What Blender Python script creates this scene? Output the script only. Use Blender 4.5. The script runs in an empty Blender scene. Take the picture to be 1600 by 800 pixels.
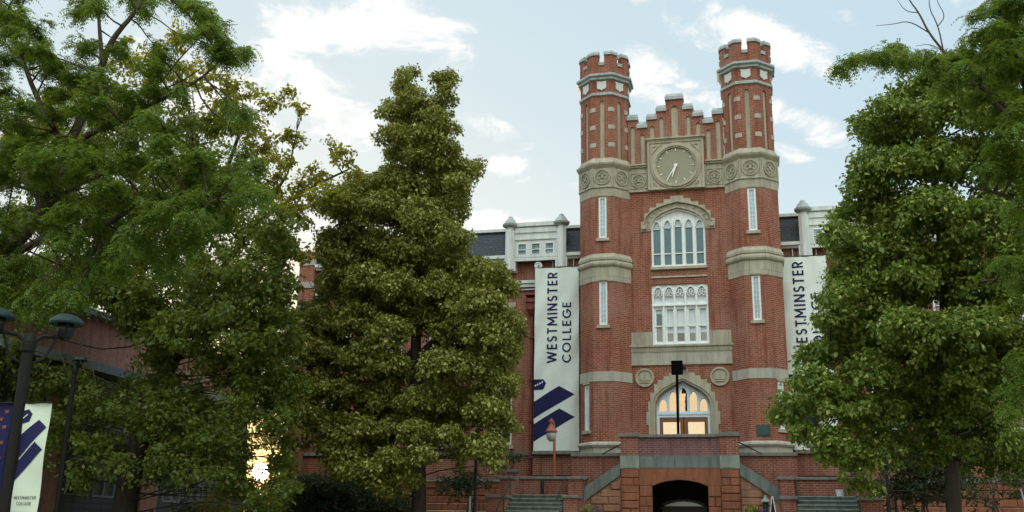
import bpy, bmesh, math, random
import numpy as np
from mathutils import Vector, Matrix
R = math.radians
random.seed(7)
C = bpy.context.scene.collection
sc = bpy.context.scene

# ------------------------------------------------------------------ camera
CAM = np.array([2.7626, -39.85, 1.6]); YAW, PITCH, ROLL, FPX = 0.2356, 0.2724, 0.0168, 1599.17
_f = np.array([-math.sin(YAW)*math.cos(PITCH), math.cos(YAW)*math.cos(PITCH), math.sin(PITCH)])
_r = np.array([math.cos(YAW), math.sin(YAW), 0.0]); _u = np.cross(_r, _f)
_r2 = math.cos(ROLL)*_r+math.sin(ROLL)*_u; _u2 = -math.sin(ROLL)*_r+math.cos(ROLL)*_u
cd = bpy.data.cameras.new('camera'); cam = bpy.data.objects.new('camera', cd); C.objects.link(cam)
cd.sensor_width = 36; cd.lens = FPX/1600*36; cd.clip_start = 0.1; cd.clip_end = 9000
cam.matrix_world = Matrix([[_r2[i], _u2[i], -_f[i], CAM[i]] for i in range(3)]+[[0, 0, 0, 1]])
sc.camera = cam
sc.render.resolution_x = 1024; sc.render.resolution_y = 512

def at(px, py, Y):
    v = _f+_r2*(px-800)/FPX-_u2*(py-400)/FPX
    return CAM+v*(Y-CAM[1])/v[1]
def px_size(P):
    return float((np.array(P)-CAM)@_f)/FPX     # metres per photo pixel at a point

# ------------------------------------------------------------------ light
SUN_EL, SUN_AZ = R(3.36), R(-26.84)           # azimuth from +Y towards +X
sv = Vector((math.sin(SUN_AZ)*math.cos(SUN_EL), math.cos(SUN_AZ)*math.cos(SUN_EL), math.sin(SUN_EL)))
sc.view_settings.view_transform = 'Standard'; sc.view_settings.look = 'None'
sc.view_settings.gamma = 1; sc.view_settings.exposure = 0.70
w = bpy.data.worlds.new('World'); sc.world = w; w.use_nodes = True
nt = w.node_tree; nt.nodes.clear(); NL = nt.links.new
def wn(t, **k):
    n = nt.nodes.new(t)
    for a, b in k.items(): setattr(n, a, b)
    return n
def wm(op, a, b=None, c=None, clamp=False):
    n = wn('ShaderNodeMath', operation=op, use_clamp=clamp)
    for i, v in enumerate((a, b, c)):
        if v is None: continue
        if isinstance(v, (int, float)): n.inputs[i].default_value = v
        else: NL(v, n.inputs[i])
    return n.outputs[0]
def wmix(fac, a, b, mode='MIX'):
    n = wn('ShaderNodeMix', data_type='RGBA', blend_type=mode)
    for i, v in ((0, fac), (6, a), (7, b)):
        if isinstance(v, (int, float)): n.inputs[i].default_value = v
        elif isinstance(v, tuple): n.inputs[i].default_value = v+(1,)
        else: NL(v, n.inputs[i])
    return n.outputs[2]
sky = wn('ShaderNodeTexSky', sky_type='NISHITA'); sky.sun_disc = False
sky.sun_elevation = SUN_EL; sky.sun_rotation = SUN_AZ; sky.altitude = 1300; sky.air_density = 1.0; sky.dust_density = 1.5; sky.ozone_density = 1.5
tc = wn('ShaderNodeTexCoord'); sep = wn('ShaderNodeSeparateXYZ'); NL(tc.outputs['Generated'], sep.inputs[0])
X, Y, Z = sep.outputs
el = wm('MULTIPLY', wm('ARCSINE', Z), 57.2958); az = wm('MULTIPLY', wm('ARCTAN2', X, Y), 57.2958)
def ramp(v, a, b): 
    n = wn('ShaderNodeMapRange', clamp=True, interpolation_type='SMOOTHSTEP'); NL(v, n.inputs[0]); n.inputs[1].default_value = a; n.inputs[2].default_value = b
    return n.outputs[0]
SK = 10.0      # colours below are radiances; the Background runs at 0.1
zen = (0.31*SK, 0.45*SK, 0.55*SK); mid = (0.395*SK, 0.505*SK, 0.57*SK); hor = (0.54*SK, 0.63*SK, 0.65*SK)
grad = wmix(ramp(el, 22, 75), mid, zen)
grad = wmix(ramp(el, 24, 4), grad, hor)
# low warm belt of evening light opposite the sun, and a glow round the sun
belt = wm('MULTIPLY', ramp(Y, 0.1, -0.7), ramp(el, 22, 3))
grad = wmix(wm('MULTIPLY', belt, 0.75), grad, (0.62*SK, 0.46*SK, 0.30*SK))
dt = wn('ShaderNodeVectorMath', operation='DOT_PRODUCT'); NL(tc.outputs['Generated'], dt.inputs[0]); dt.inputs[1].default_value = sv
glow = wm('POWER', wm('MAXIMUM', dt.outputs['Value'], 0.0), 90.0)
glow2 = wm('POWER', wm('MAXIMUM', dt.outputs['Value'], 0.0), 12.0)
grad = wmix(wm('MULTIPLY', glow2, 0.55), grad, (.85*SK, .74*SK, 0.56*SK))
grad = wmix(glow, grad, (1.15*SK, .78*SK, .34*SK))
base = wmix(0.88, sky.outputs[0], grad)
# clouds: bands of broken cumulus, laid out by compass bearing and height
nz = wn('ShaderNodeTexNoise'); cx_ = wn('ShaderNodeCombineXYZ')
inv = wm('DIVIDE', 1.0, wm('ADD', wm('MAXIMUM', Z, 0.0), 0.16))
NL(wm('MULTIPLY', X, inv), cx_.inputs[0]); NL(wm('MULTIPLY', Y, inv), cx_.inputs[1])
NL(cx_.outputs[0], nz.inputs['Vector']); nz.inputs['Scale'].default_value = 6.5; nz.inputs['Detail'].default_value = 12; nz.inputs['Roughness'].default_value = 0.68; nz.inputs['Distortion'].default_value = 0.5
nz2 = wn('ShaderNodeTexNoise'); NL(cx_.outputs[0], nz2.inputs['Vector']); nz2.inputs['Scale'].default_value = 1.1; nz2.inputs['Detail'].default_value = 3
def azel(px, py):
    v = _f+_r2*(px-800)/FPX-_u2*(py-400)/FPX; v = v/np.linalg.norm(v)
    return math.degrees(math.atan2(v[0], v[1])), math.degrees(math.asin(v[2]))
CL = [((560, 10), (720, 85), 70, 1.0), ((440, 20), (640, 75), 62, 1.0), ((400, 90), (600, 240), 60, 1.15), ((200, 60), (470, 210), 80, .8), ((690, 345), (860, 350), 26, 1.0),
      ((730, 190), (800, 215), 24, .75), ((760, 250), (850, 280), 22, .65), ((1010, -20), (1160, 50), 50, .75), ((1100, 20), (1320, 110), 42, .95), ((980, 100), (1130, 180), 46, .85),
      ((1160, 150), (1290, 205), 30, .85), ((1200, 230), (1250, 250), 16, .6), ((1240, 20), (1330, 30), 22, .45), ((1500, -40), (1600, 60), 40, .6), ((380, 300), (560, 420), 70, .6), ((850, 320), (910, 290), 18, .3)]
mask = None
for (a, b, wd, am) in CL:
    A0, E0 = azel(*a); A1, E1 = azel(*b)
    ca, ce = (A0+A1)/2, (E0+E1)/2; cosE = math.cos(R(ce))
    L = math.hypot((A1-A0)*cosE, E1-E0)/2+1.2; th = math.atan2(E1-E0, (A1-A0)*cosE); W = wd/28.0
    dx = wm('MULTIPLY', wm('SUBTRACT', az, ca), cosE); dy = wm('SUBTRACT', el, ce)
    p = wm('ADD', wm('MULTIPLY', dx, math.cos(th)/L), wm('MULTIPLY', dy, math.sin(th)/L))
    q = wm('ADD', wm('MULTIPLY', dx, -math.sin(th)/W), wm('MULTIPLY', dy, math.cos(th)/W))
    d = wm('ADD', wm('MULTIPLY', p, p), wm('MULTIPLY', q, q))
    g = wm('MULTIPLY', wm('MAXIMUM', wm('SUBTRACT', 1.35, d), 0.0), am)
    mask = g if mask is None else wm('MAXIMUM', mask, g)
offside = wm('MULTIPLY', ramp(Y, 0.55, 0.1), wm('MULTIPLY', ramp(nz2.outputs['Fac'], 0.42, 0.62), 0.9))
mask = wm('MAXIMUM', mask, offside)
dens = wm('ADD', wm('MULTIPLY', mask, 0.85), wm('MULTIPLY', wm('SUBTRACT', nz.outputs['Fac'], 0.50), 4.0))
cl = wm('MULTIPLY', ramp(dens, 0.34, 1.10), ramp(mask, 0.0, 0.25))
cl = wm('MULTIPLY', cl, ramp(el, 0.5, 5.0))
shade = ramp(dens, 0.45, 1.25)
cc = wmix(shade, (0.54*SK, 0.575*SK, 0.59*SK), (0.72*SK, 0.69*SK, 0.65*SK))
col = wmix(wm('MULTIPLY', cl, 0.92), base, cc)
# added fill: sky half away from the sun is boosted to light the facade
sky_fill = wm('ADD', 1.0, wm('MULTIPLY', ramp(Y, 0.25, -0.5), wm('ADD', 0.25, wm('MULTIPLY', ramp(el, 12, 48), 2.6))))
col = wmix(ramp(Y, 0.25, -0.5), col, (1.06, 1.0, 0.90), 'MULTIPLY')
vm = wn('ShaderNodeVectorMath', operation='SCALE'); NL(col, vm.inputs[0]); NL(sky_fill, vm.inputs['Scale']); col = vm.outputs[0]
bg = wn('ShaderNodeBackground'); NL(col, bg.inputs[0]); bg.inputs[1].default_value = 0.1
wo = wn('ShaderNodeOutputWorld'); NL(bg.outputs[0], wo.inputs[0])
sl = bpy.data.lights.new('sun', 'SUN'); sl.energy = 4.0; sl.angle = R(0.5); sl.color = (1.0, 0.72, 0.42)
so = bpy.data.objects.new('sun', sl); C.objects.link(so); so.rotation_euler = sv.to_track_quat('Z', 'Y').to_euler(); so.location = (0, 0, 60)

# ------------------------------------------------------------------ materials
MT = {}
class Mat:
    def __init__(s, name, rough=0.8, spec=0.3):
        s.m = bpy.data.materials.new(name); s.m.use_nodes = True; s.t = s.m.node_tree; s.b = s.t.nodes['Principled BSDF']
        s.b.inputs['Roughness'].default_value = rough; s.b.inputs['Specular IOR Level'].default_value = spec
        s.uv = s.n('ShaderNodeTexCoord').outputs['UV']; s.ob = s.t.nodes['Texture Coordinate'].outputs['Object']
        MT[name] = s.m
    def n(s, t, **k):
        n = s.t.nodes.new(t)
        for a, b in k.items(): setattr(n, a, b)
        return n
    def l(s, a, b): s.t.links.new(a, b)
    def noise(s, scale, detail=4, rough=.6, vec=None, sc3=None):
        n = s.n('ShaderNodeTexNoise'); v = vec or s.ob
        if sc3:
            mp = s.n('ShaderNodeMapping'); mp.inputs['Scale'].default_value = sc3; s.l(v, mp.inputs[0]); v = mp.outputs[0]
        s.l(v, n.inputs['Vector']); n.inputs['Scale'].default_value = scale; n.inputs['Detail'].default_value = detail; n.inputs['Roughness'].default_value = rough
        return n.outputs['Fac']
    def rng(s, v, a, b, c=0, d=1):
        n = s.n('ShaderNodeMapRange'); s.l(v, n.inputs[0])
        for i, x in enumerate((a, b, c, d)): n.inputs[i+1].default_value = x
        return n.outputs[0]
    def mix(s, fac, a, b, mode='MIX'):
        n = s.n('ShaderNodeMix', data_type='RGBA', blend_type=mode)
        for i, v in ((0, fac), (6, a), (7, b)):
            if isinstance(v, (int, float)): n.inputs[i].default_value = v
            elif isinstance(v, tuple): n.inputs[i].default_value = v+(1,)
            else: s.l(v, n.inputs[i])
        return n.outputs[2]
    def bump(s, h, st=.5, dist=.01):
        b = s.n('ShaderNodeBump'); s.l(h, b.inputs['Height']); b.inputs['Strength'].default_value = st; b.inputs['Distance'].default_value = dist
        s.l(b.outputs[0], s.b.inputs['Normal'])
    def color(s, c):
        if isinstance(c, tuple): s.b.inputs['Base Color'].default_value = c+(1,)
        else: s.l(c, s.b.inputs['Base Color'])
        return s
def brick(name, c1, c2, mort, bw=.215, bh=.0785, ms=.011, stain=(.55, .5, .48), off=.5):
    s = Mat(name, .88, .2)
    t = s.n('ShaderNodeTexBrick'); s.l(s.uv, t.inputs['Vector']); t.offset = off
    t.inputs['Scale'].default_value = 1; t.inputs['Brick Width'].default_value = bw; t.inputs['Row Height'].default_value = bh
    t.inputs['Mortar Size'].default_value = ms; t.inputs['Mortar Smooth'].default_value = .2; t.inputs['Bias'].default_value = -.1
    t.inputs['Color1'].default_value = c1+(1,); t.inputs['Color2'].default_value = c2+(1,); t.inputs['Mortar'].default_value = mort+(1,)
    v = s.noise(6, 3, .6, s.uv, (1, 2.5, 1)); big = s.noise(.6, 5, .6)
    c = s.mix(s.rng(v, .35, .7), t.outputs['Color'], tuple(x*.72 for x in c1), 'MIX')
    c = s.mix(.45, t.outputs['Color'], c)
    c = s.mix(s.rng(big, .42, .7, 0, .45), c, (.34, .2, .15), 'MIX')
    streak = s.noise(2.0, 4, .65, s.uv, (2.2, .25, 1))
    c = s.mix(s.rng(streak, .48, .70, 0, .7), c, tuple(a*b*.85 for a, b in zip(c1, stain)))
    pale = s.noise(.9, 6, .7, s.uv, (1.3, .5, 1)); c = s.mix(s.rng(pale, .60, .80, 0, .22), c, tuple(x*1.1 for x in mort))
    soot = s.noise(.35, 5, .6); c = s.mix(s.rng(soot, .45, .7, 0, .35), c, tuple(x*.45 for x in c1))
    s.color(c); inv = s.n('ShaderNodeMath', operation='SUBTRACT'); inv.inputs[0].default_value = 1; s.l(t.outputs['Fac'], inv.inputs[1])
    s.bump(inv.outputs[0], .5, .006)
    return s
brick('brick', (.33, .084, .043), (.165, .045, .027), (.37, .245, .18), ms=.012)
brick('brick_base', (.29, .078, .045), (.18, .052, .034), (.36, .26, .20), ms=.012)
brick('brick_purple', (.20, .075, .07), (.14, .055, .06), (.28, .2, .2), ms=.012)
brick('brick_side', (.46, .20, .145), (.36, .15, .115), (.45, .34, .30))
def stone(name, c1, c2, c3, sc_=1.2, rough=.85, joints=None, bst=.25):
    s = Mat(name, rough, .25)
    a = s.noise(sc_, 6, .65); b = s.noise(sc_*9, 4, .6); st = s.noise(1.9, 6, .68, s.ob, (2.5, 2.5, .28))
    c = s.mix(s.rng(a, .3, .7), c1, c2); c = s.mix(s.rng(st, .44, .68, 0, .8), c, tuple(x*.85 for x in c3)); c = s.mix(s.rng(b, .3, .8, 0, .3), c, c2)
    h = b
    if joints:
        t = s.n('ShaderNodeTexBrick'); s.l(s.uv, t.inputs['Vector']); t.inputs['Scale'].default_value = 1
        t.inputs['Brick Width'].default_value = joints[0]; t.inputs['Row Height'].default_value = joints[1]; t.inputs['Mortar Size'].default_value = .006
        c = s.mix(t.outputs['Fac'], c, tuple(x*.5 for x in c3))
    s.color(c); s.bump(h, bst, .012); return s
stone('stone', (.46, .405, .30), (.37, .325, .245), (.27, .24, .185), joints=(.62, 3.0))
stone('stone_light', (.48, .435, .35), (.39, .355, .29), (.28, .265, .225))
stone('stone_plain', (.48, .42, .31), (.39, .34, .25), (.29, .26, .20))
stone('coping_metal', (.44, .46, .44), (.34, .37, .36), (.22, .25, .25), rough=.5, bst=.05)
stone('white_trim', (.74, .74, .70), (.66, .66, .63), (.52, .53, .51), rough=.6, bst=.04)
stone('dormer_paint', (.72, .73, .69), (.66, .67, .64), (.54, .56, .53), rough=.6, bst=.04)
stone('coping_stone', (.25, .225, .19), (.17, .16, .14), (.11, .11, .095))
stone('blue_stone', (.20, .22, .20), (.135, .155, .145), (.09, .10, .08), sc_=2.4)
stone('pier_stone', (.30, .33, .27), (.22, .26, .22), (.15, .17, .14), sc_=3)
stone('sandstone', (.34, .125, .060), (.22, .082, .045), (.14, .06, .04), sc_=2.0, bst=.9)
stone('sandstone_tan', (.36, .20, .12), (.27, .125, .075), (.17, .085, .055), sc_=2.0, bst=.9)
stone('concrete_step', (.15, .17, .15), (.11, .13, .115), (.07, .085, .07), sc_=3)
stone('old_paint', (.24, .055, .045), (.19, .045, .038), (.12, .035, .03), rough=.6, bst=.05)
stone('copper_paint', (.40, .13, .08), (.3, .09, .06), (.22, .08, .06), rough=.5, bst=.05)
stone('green_metal', (.018, .036, .034), (.013, .026, .024), (.010, .018, .016), rough=.5, bst=.05)
stone('siding_grey', (.10, .11, .12), (.085, .095, .10), (.07, .075, .08), rough=.7, bst=.05)
stone('roof_edge', (.28, .31, .34), (.22, .25, .28), (.18, .2, .22), rough=.5, bst=.05)
stone('bark', (.12, .085, .06), (.07, .05, .036), (.045, .035, .028), sc_=5, bst=1.0)
stone('bark_dark', (.07, .052, .04), (.045, .034, .027), (.03, .025, .02), sc_=5, bst=1.0)
stone('twig', (.16, .12, .095), (.11, .085, .07), (.08, .06, .05), sc_=5)
stone('path_concrete', (.34, .33, .30), (.28, .27, .25), (.2, .2, .18), sc_=1)
def plain(name, c, rough=.5, spec=.4, metal=0):
    s = Mat(name, rough, spec); nn = s.noise(4, 3); s.color(s.mix(s.rng(nn, .3, .7, 0, .25), c, tuple(x*.75 for x in c))); s.b.inputs['Metallic'].default_value = metal; return s
plain('white_paint', (.80, .81, .79), .45); plain('white_cool', (.66, .74, .82), .4)
plain('black_metal', (.003, .003, .003), .9, .05); plain('dark_bronze', (.014, .013, .011), .6, .15); plain('iron', (.02, .022, .024), .5)
plain('wood_door', (.22, .085, .025), .4); plain('wood_dark', (.05, .035, .022), .6); plain('blind', (.72, .77, .79), .35, .5)
plain('bronze_plaque', (.03, .07, .065), .5); plain('clock_white', (.85, .86, .84), .4); plain('clock_face', (.30, .27, .185), .7)
plain('navy', (.018, .017, .075), .8, .2); plain('orange_print', (.30, .10, .045), .8, .2); plain('brown_hem', (.30, .13, .06), .8, .2); plain('print_grey', (.06, .06, .07), .8, .2)
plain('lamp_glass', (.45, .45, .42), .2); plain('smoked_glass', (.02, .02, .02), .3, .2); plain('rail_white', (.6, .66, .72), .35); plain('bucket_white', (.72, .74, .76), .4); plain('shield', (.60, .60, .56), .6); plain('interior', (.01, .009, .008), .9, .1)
def cloth(name, c):
    s = Mat(name, .85, .15); a = s.noise(1.3, 4, .55); s.color(s.mix(s.rng(a, .35, .7), c, tuple(x*.87 for x in c)))
    f = s.noise(1.0, 3, .5, s.ob, (2.6, 2.6, .5)); s.bump(f, .5, .05); return s
cloth('banner_cloth', (.76, .79, .72)); cloth('pole_cloth', (.66, .72, .58)); cloth('navy_cloth', (.02, .018, .07))
def glass(name, base, refl, rough=.03, tint=(1, 1, 1)):
    s = Mat(name, rough, .5); a = s.noise(1.7, 3, .5); s.color(s.mix(s.rng(a, .35, .7), base, tuple(x*.6 for x in base)))
    g = s.n('ShaderNodeBsdfGlossy'); g.inputs['Roughness'].default_value = rough; g.inputs[0].default_value = tint+(1,)
    bn = s.noise(2.2, 2, .5); b = s.n('ShaderNodeBump'); s.l(bn, b.inputs['Height']); b.inputs['Strength'].default_value = .15; b.inputs['Distance'].default_value = .02
    s.l(b.outputs[0], g.inputs['Normal'])
    mx = s.n('ShaderNodeMixShader'); mx.inputs[0].default_value = refl; s.l(s.b.outputs[0], mx.inputs[1]); s.l(g.outputs[0], mx.inputs[2])
    s.l(mx.outputs[0], s.t.nodes['Material Output'].inputs[0]); return s
glass('glass_sky_teal', (.03, .085, .095), .10, tint=(.6, .95, 1)); glass('glass_pale', (.33, .46, .52), .15); glass('glass_door', (.10, .06, .03), .78, tint=(1, .93, .78)); glass('glass_amber', (.16, .09, .04), .7, tint=(1, .85, .62))  # the teal glass has its sky reflection painted into the base colour
glass('glass_dark', (.02, .03, .03), .12); glass('glass_dormer', (.25, .36, .38), .15); glass('glass_green', (.10, .14, .12), .15)
def slate():
    s = Mat('slate', .6, .4); t = s.n('ShaderNodeTexBrick'); s.l(s.uv, t.inputs['Vector']); t.inputs['Scale'].default_value = 1
    t.inputs['Brick Width'].default_value = .25; t.inputs['Row Height'].default_value = .14; t.inputs['Mortar Size'].default_value = .012
    t.inputs['Color1'].default_value = (.035, .042, .052, 1); t.inputs['Color2'].default_value = (.022, .028, .036, 1); t.inputs['Mortar'].default_value = (.008, .01, .012, 1)
    s.color(t.outputs['Color']); iv = s.n('ShaderNodeMath', operation='SUBTRACT'); iv.inputs[0].default_value = 1; s.l(t.outputs['Fac'], iv.inputs[1]); s.bump(iv.outputs[0], .6, .01)
slate()
def leafmat(name, a, b, c, trans=.35, tint=(.35, .42, .05)):
    s = Mat(name, .5, .35); g = s.n('ShaderNodeNewGeometry'); rnd = g.outputs['Random Per Island']
    big = s.noise(.55, 3, .6)
    col_ = s.mix(s.rng(rnd, 0, 1), a, b); col_ = s.mix(s.rng(big, .4, .65, 0, .5), col_, b)
    hi = s.n('ShaderNodeMath', operation='GREATER_THAN'); s.l(rnd, hi.inputs[0]); hi.inputs[1].default_value = .8
    col_ = s.mix(hi.outputs[0], col_, c); s.color(col_)
    tr = s.n('ShaderNodeBsdfTranslucent'); s.l(s.mix(.6, col_, tint), tr.inputs[0])
    mx = s.n('ShaderNodeMixShader'); mx.inputs[0].default_value = trans; s.l(s.b.outputs[0], mx.inputs[1]); s.l(tr.outputs[0], mx.inputs[2])
    s.l(mx.outputs[0], s.t.nodes['Material Output'].inputs[0])
leafmat('leaf_linden', (.23, .215, .032), (.16, .165, .024), (.42, .38, .12), .28)
leafmat('leaf_linden_green', (.155, .21, .028), (.10, .155, .021), (.36, .39, .085), .30)
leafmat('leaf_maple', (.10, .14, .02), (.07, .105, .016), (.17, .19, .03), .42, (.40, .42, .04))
leafmat('leaf_maple_backlit', (.14, .17, .022), (.10, .13, .018), (.26, .25, .035), .52, (.75, .62, .05))  # lit copy of the maple leaf, golden backlight painted into colour and tint
leafmat('leaf_locust', (.10, .165, .022), (.065, .12, .017), (.17, .22, .03), .42, (.38, .46, .03))
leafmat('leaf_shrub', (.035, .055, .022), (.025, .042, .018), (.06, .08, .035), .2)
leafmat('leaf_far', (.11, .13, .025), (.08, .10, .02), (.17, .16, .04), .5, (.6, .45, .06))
leafmat('petal_purple', (.16, .03, .22), (.10, .02, .16), (.35, .10, .38), .2, (.3, .1, .3)); leafmat('petal_red', (.35, .03, .05), (.22, .02, .05), (.45, .30, .05), .2, (.4, .1, .1))
def ground():
    s = Mat('lawn', .9, .2); a = s.noise(.15, 5); b = s.noise(14, 4)
    s.color(s.mix(s.rng(b, .3, .7), s.mix(s.rng(a, .4, .6), (.06, .10, .025), (.08, .11, .03)), (.04, .065, .02)))
ground()

# ------------------------------------------------------------------ mesh helpers
class Fr:      # a facade frame: u along the wall (to the right seen from outside), d outwards, z up
    def __init__(s, O, ang=0.0, z0=0.0):
        s.O = np.array([O[0], O[1]], float); s.U = np.array([math.cos(ang), math.sin(ang)]); s.N = np.array([s.U[1], -s.U[0]]); s.z0 = z0
    def p(s, u, z, d=0.0):
        q = s.O+s.U*u+s.N*d; return (q[0], q[1], z+s.z0)
W0 = Fr((0, 0))
def F(y, x=0): return Fr((x, y))
class M:
    def __init__(s): s.v = []; s.f = []
    def face(s, pts):
        i = len(s.v); s.v += [tuple(map(float, p)) for p in pts]; s.f.append(list(range(i, i+len(pts))))
    def hull6(s, a, b):      # a, b: two matching rings -> closed prism
        n = len(a); i = len(s.v); s.v += [tuple(map(float, p)) for p in a]+[tuple(map(float, p)) for p in b]
        s.f.append([i+k for k in range(n)][::-1]); s.f.append([i+n+k for k in range(n)])
        for k in range(n):
            k2 = (k+1) % n; s.f.append([i+k, i+k2, i+n+k2, i+n+k])
    def fbox(s, F_, u0, u1, d0, d1, z0, z1):
        s.fprism(F_, [(u0, z0), (u1, z0), (u1, z1), (u0, z1)], d0, d1)
    def box(s, x0, x1, y0, y1, z0, z1):
        s.hull6([(x0, y0, z0), (x1, y0, z0), (x1, y1, z0), (x0, y1, z0)], [(x0, y0, z1), (x1, y0, z1), (x1, y1, z1), (x0, y1, z1)])
    def fprism(s, F_, poly, d0, d1):
        a = sum(poly[i][0]*poly[(i+1) % len(poly)][1]-poly[(i+1) % len(poly)][0]*poly[i][1] for i in range(len(poly)))
        if a < 0: poly = poly[::-1]
        s.hull6([F_.p(u, z, d0) for u, z in poly], [F_.p(u, z, d1) for u, z in poly])
    def fstrip(s, F_, inner, outer, d0, d1):      # ribbon between two matching polylines, extruded d0..d1
        for i in range(len(inner)-1):
            s.fprism(F_, [inner[i], inner[i+1], outer[i+1], outer[i]], d0, d1)
    def fring(s, F_, u, z, r0, r1, d0, d1, n=40, a0=0, a1=360):
        k = max(3, int(n*(a1-a0)/360))
        an = [R(a0+(a1-a0)*i/k) for i in range(k+1)]
        pts = [[F_.p(u+r*math.cos(t), z+r*math.sin(t), d) for t in an] for r, d in ((r0, d0), (r0, d1), (r1, d1), (r1, d0))]
        for i in range(k):
            for j in range(3): s.face([pts[j][i], pts[j][i+1], pts[j+1][i+1], pts[j+1][i]][::-1])
    def fdisc(s, F_, u, z, r, d0, d1, n=40):
        s.fprism(F_, [(u+r*math.cos(2*math.pi*i/n), z+r*math.sin(2*math.pi*i/n)) for i in range(n)], d0, d1)
    def lathe(s, cx, cy, prof, n=16, inr=False, a0=None, cap=True):
        k = 1/math.cos(math.pi/n) if inr else 1
        a0 = (-math.pi/2-math.pi/n) if a0 is None else a0
        i0 = len(s.v)
        for r, z in prof:
            for j in range(n):
                t = a0+2*math.pi*j/n; s.v.append((cx+r*k*math.cos(t), cy+r*k*math.sin(t), z))
        for i in range(len(prof)-1):
            for j in range(n):
                j2 = (j+1) % n; s.f.append([i0+i*n+j, i0+i*n+j2, i0+(i+1)*n+j2, i0+(i+1)*n+j])
        if cap:
            s.f.append([i0+j for j in range(n)][::-1]); s.f.append([i0+(len(prof)-1)*n+j for j in range(n)])
    def tube(s, pts, rad, n=6):
        pts = [Vector(p) for p in pts]
        if isinstance(rad, (int, float)): rad = [rad]*len(pts)
        i0 = len(s.v); m = len(pts); ref = None
        for i, p in enumerate(pts):
            t = (pts[min(i+1, m-1)]-pts[max(i-1, 0)]).normalized()
            if ref is None: ref = t.orthogonal().normalized()
            ref = (ref-t*ref.dot(t)).normalized() if (ref-t*ref.dot(t)).length > 1e-5 else t.orthogonal().normalized()
            b = t.cross(ref)
            for j in range(n):
                a = 2*math.pi*j/n; q = p+(ref*math.cos(a)+b*math.sin(a))*rad[i]; s.v.append(tuple(q))
        for i in range(m-1):
            for j in range(n):
                j2 = (j+1) % n; s.f.append([i0+i*n+j, i0+i*n+j2, i0+(i+1)*n+j2, i0+(i+1)*n+j])
        s.f.append([i0+j for j in range(n)][::-1]); s.f.append([i0+(m-1)*n+j for j in range(n)])
    def wall(s, F_, u0, u1, z0, z1, holes=(), dep=.15, d=0.0, top=False):
        # holes: (a,b,c,e) rect or (a,b,c,e,curve) with curve [(u,z)..] from left spring to right spring, e = apex
        us = sorted(set([u0, u1]+[h[0] for h in holes]+[h[1] for h in holes])); zs = sorted(set([z0, z1]+[h[2] for h in holes]+[h[3] for h in holes]))
        us = [u for u in us if u0 <= u <= u1]; zs = [z for z in zs if z0 <= z <= z1]
        for i in range(len(us)-1):
            for j in range(len(zs)-1):
                cu, cz = (us[i]+us[i+1])/2, (zs[j]+zs[j+1])/2
                if any(h[0] < cu < h[1] and h[2] < cz < h[3] for h in holes): continue
                s.face([F_.p(us[i], zs[j], d), F_.p(us[i+1], zs[j], d), F_.p(us[i+1], zs[j+1], d), F_.p(us[i], zs[j+1], d)])
        for h in holes:
            a, b, c, e = h[:4]; cv = h[4] if len(h) > 4 else [(a, e), (b, e)]
            loop = [(a, c), (b, c)]+[(u, z) for u, z in cv[::-1]]
            if len(h) > 4:
                for (ua, za), (ub, zb) in zip(cv[:-1], cv[1:]):
                    s.face([F_.p(ua, za, d), F_.p(ub, zb, d), F_.p(ub, e, d), F_.p(ua, e, d)])
            for k in range(len(loop)):
                (ua, za), (ub, zb) = loop[k], loop[(k+1) % len(loop)]
                if abs(ua-ub)+abs(za-zb) < 1e-6: continue
                s.face([F_.p(ub, zb, d), F_.p(ua, za, d), F_.p(ua, za, d-dep), F_.p(ub, zb, d-dep)])
    def build(s, name, mat, parent=None, smooth=False, bevel=0):
        me = bpy.data.meshes.new(name)
        off = np.zeros(3); q = parent
        while q is not None: off += np.array(q.location); q = q.parent
        va = np.array(s.v, float)-off
        me.from_pydata(va.tolist(), [], s.f)
        uvl = me.uv_layers.new(name='UVMap')
        uv = np.zeros((len(me.loops), 2)); li = 0
        vs = np.array(s.v, float)
        for f in s.f:
            p = vs[f]; nrm = np.zeros(3)
            for i in range(1, len(f)-1): nrm += np.cross(p[i]-p[0], p[i+1]-p[0])
            L = np.linalg.norm(nrm) or 1; nrm = nrm/L
            if abs(nrm[2]) > .75: uv[li:li+len(f)] = p[:, :2]
            else:
                t = np.array([-nrm[1], nrm[0]]); t = t/(np.linalg.norm(t) or 1)
                uv[li:li+len(f), 0] = p[:, :2]@t; uv[li:li+len(f), 1] = p[:, 2]
            li += len(f)
        uvl.data.foreach_set('uv', uv.ravel())
        me.materials.append(MT[mat])
        if smooth: me.polygons.foreach_set('use_smooth', [True]*len(me.polygons))
        o = bpy.data.objects.new(name, me); C.objects.link(o)
        if parent is not None: o.parent = parent
        if bevel:
            b = o.modifiers.new('bevel', 'BEVEL'); b.width = bevel; b.segments = 2; b.limit_method = 'ANGLE'
        return o
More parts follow.
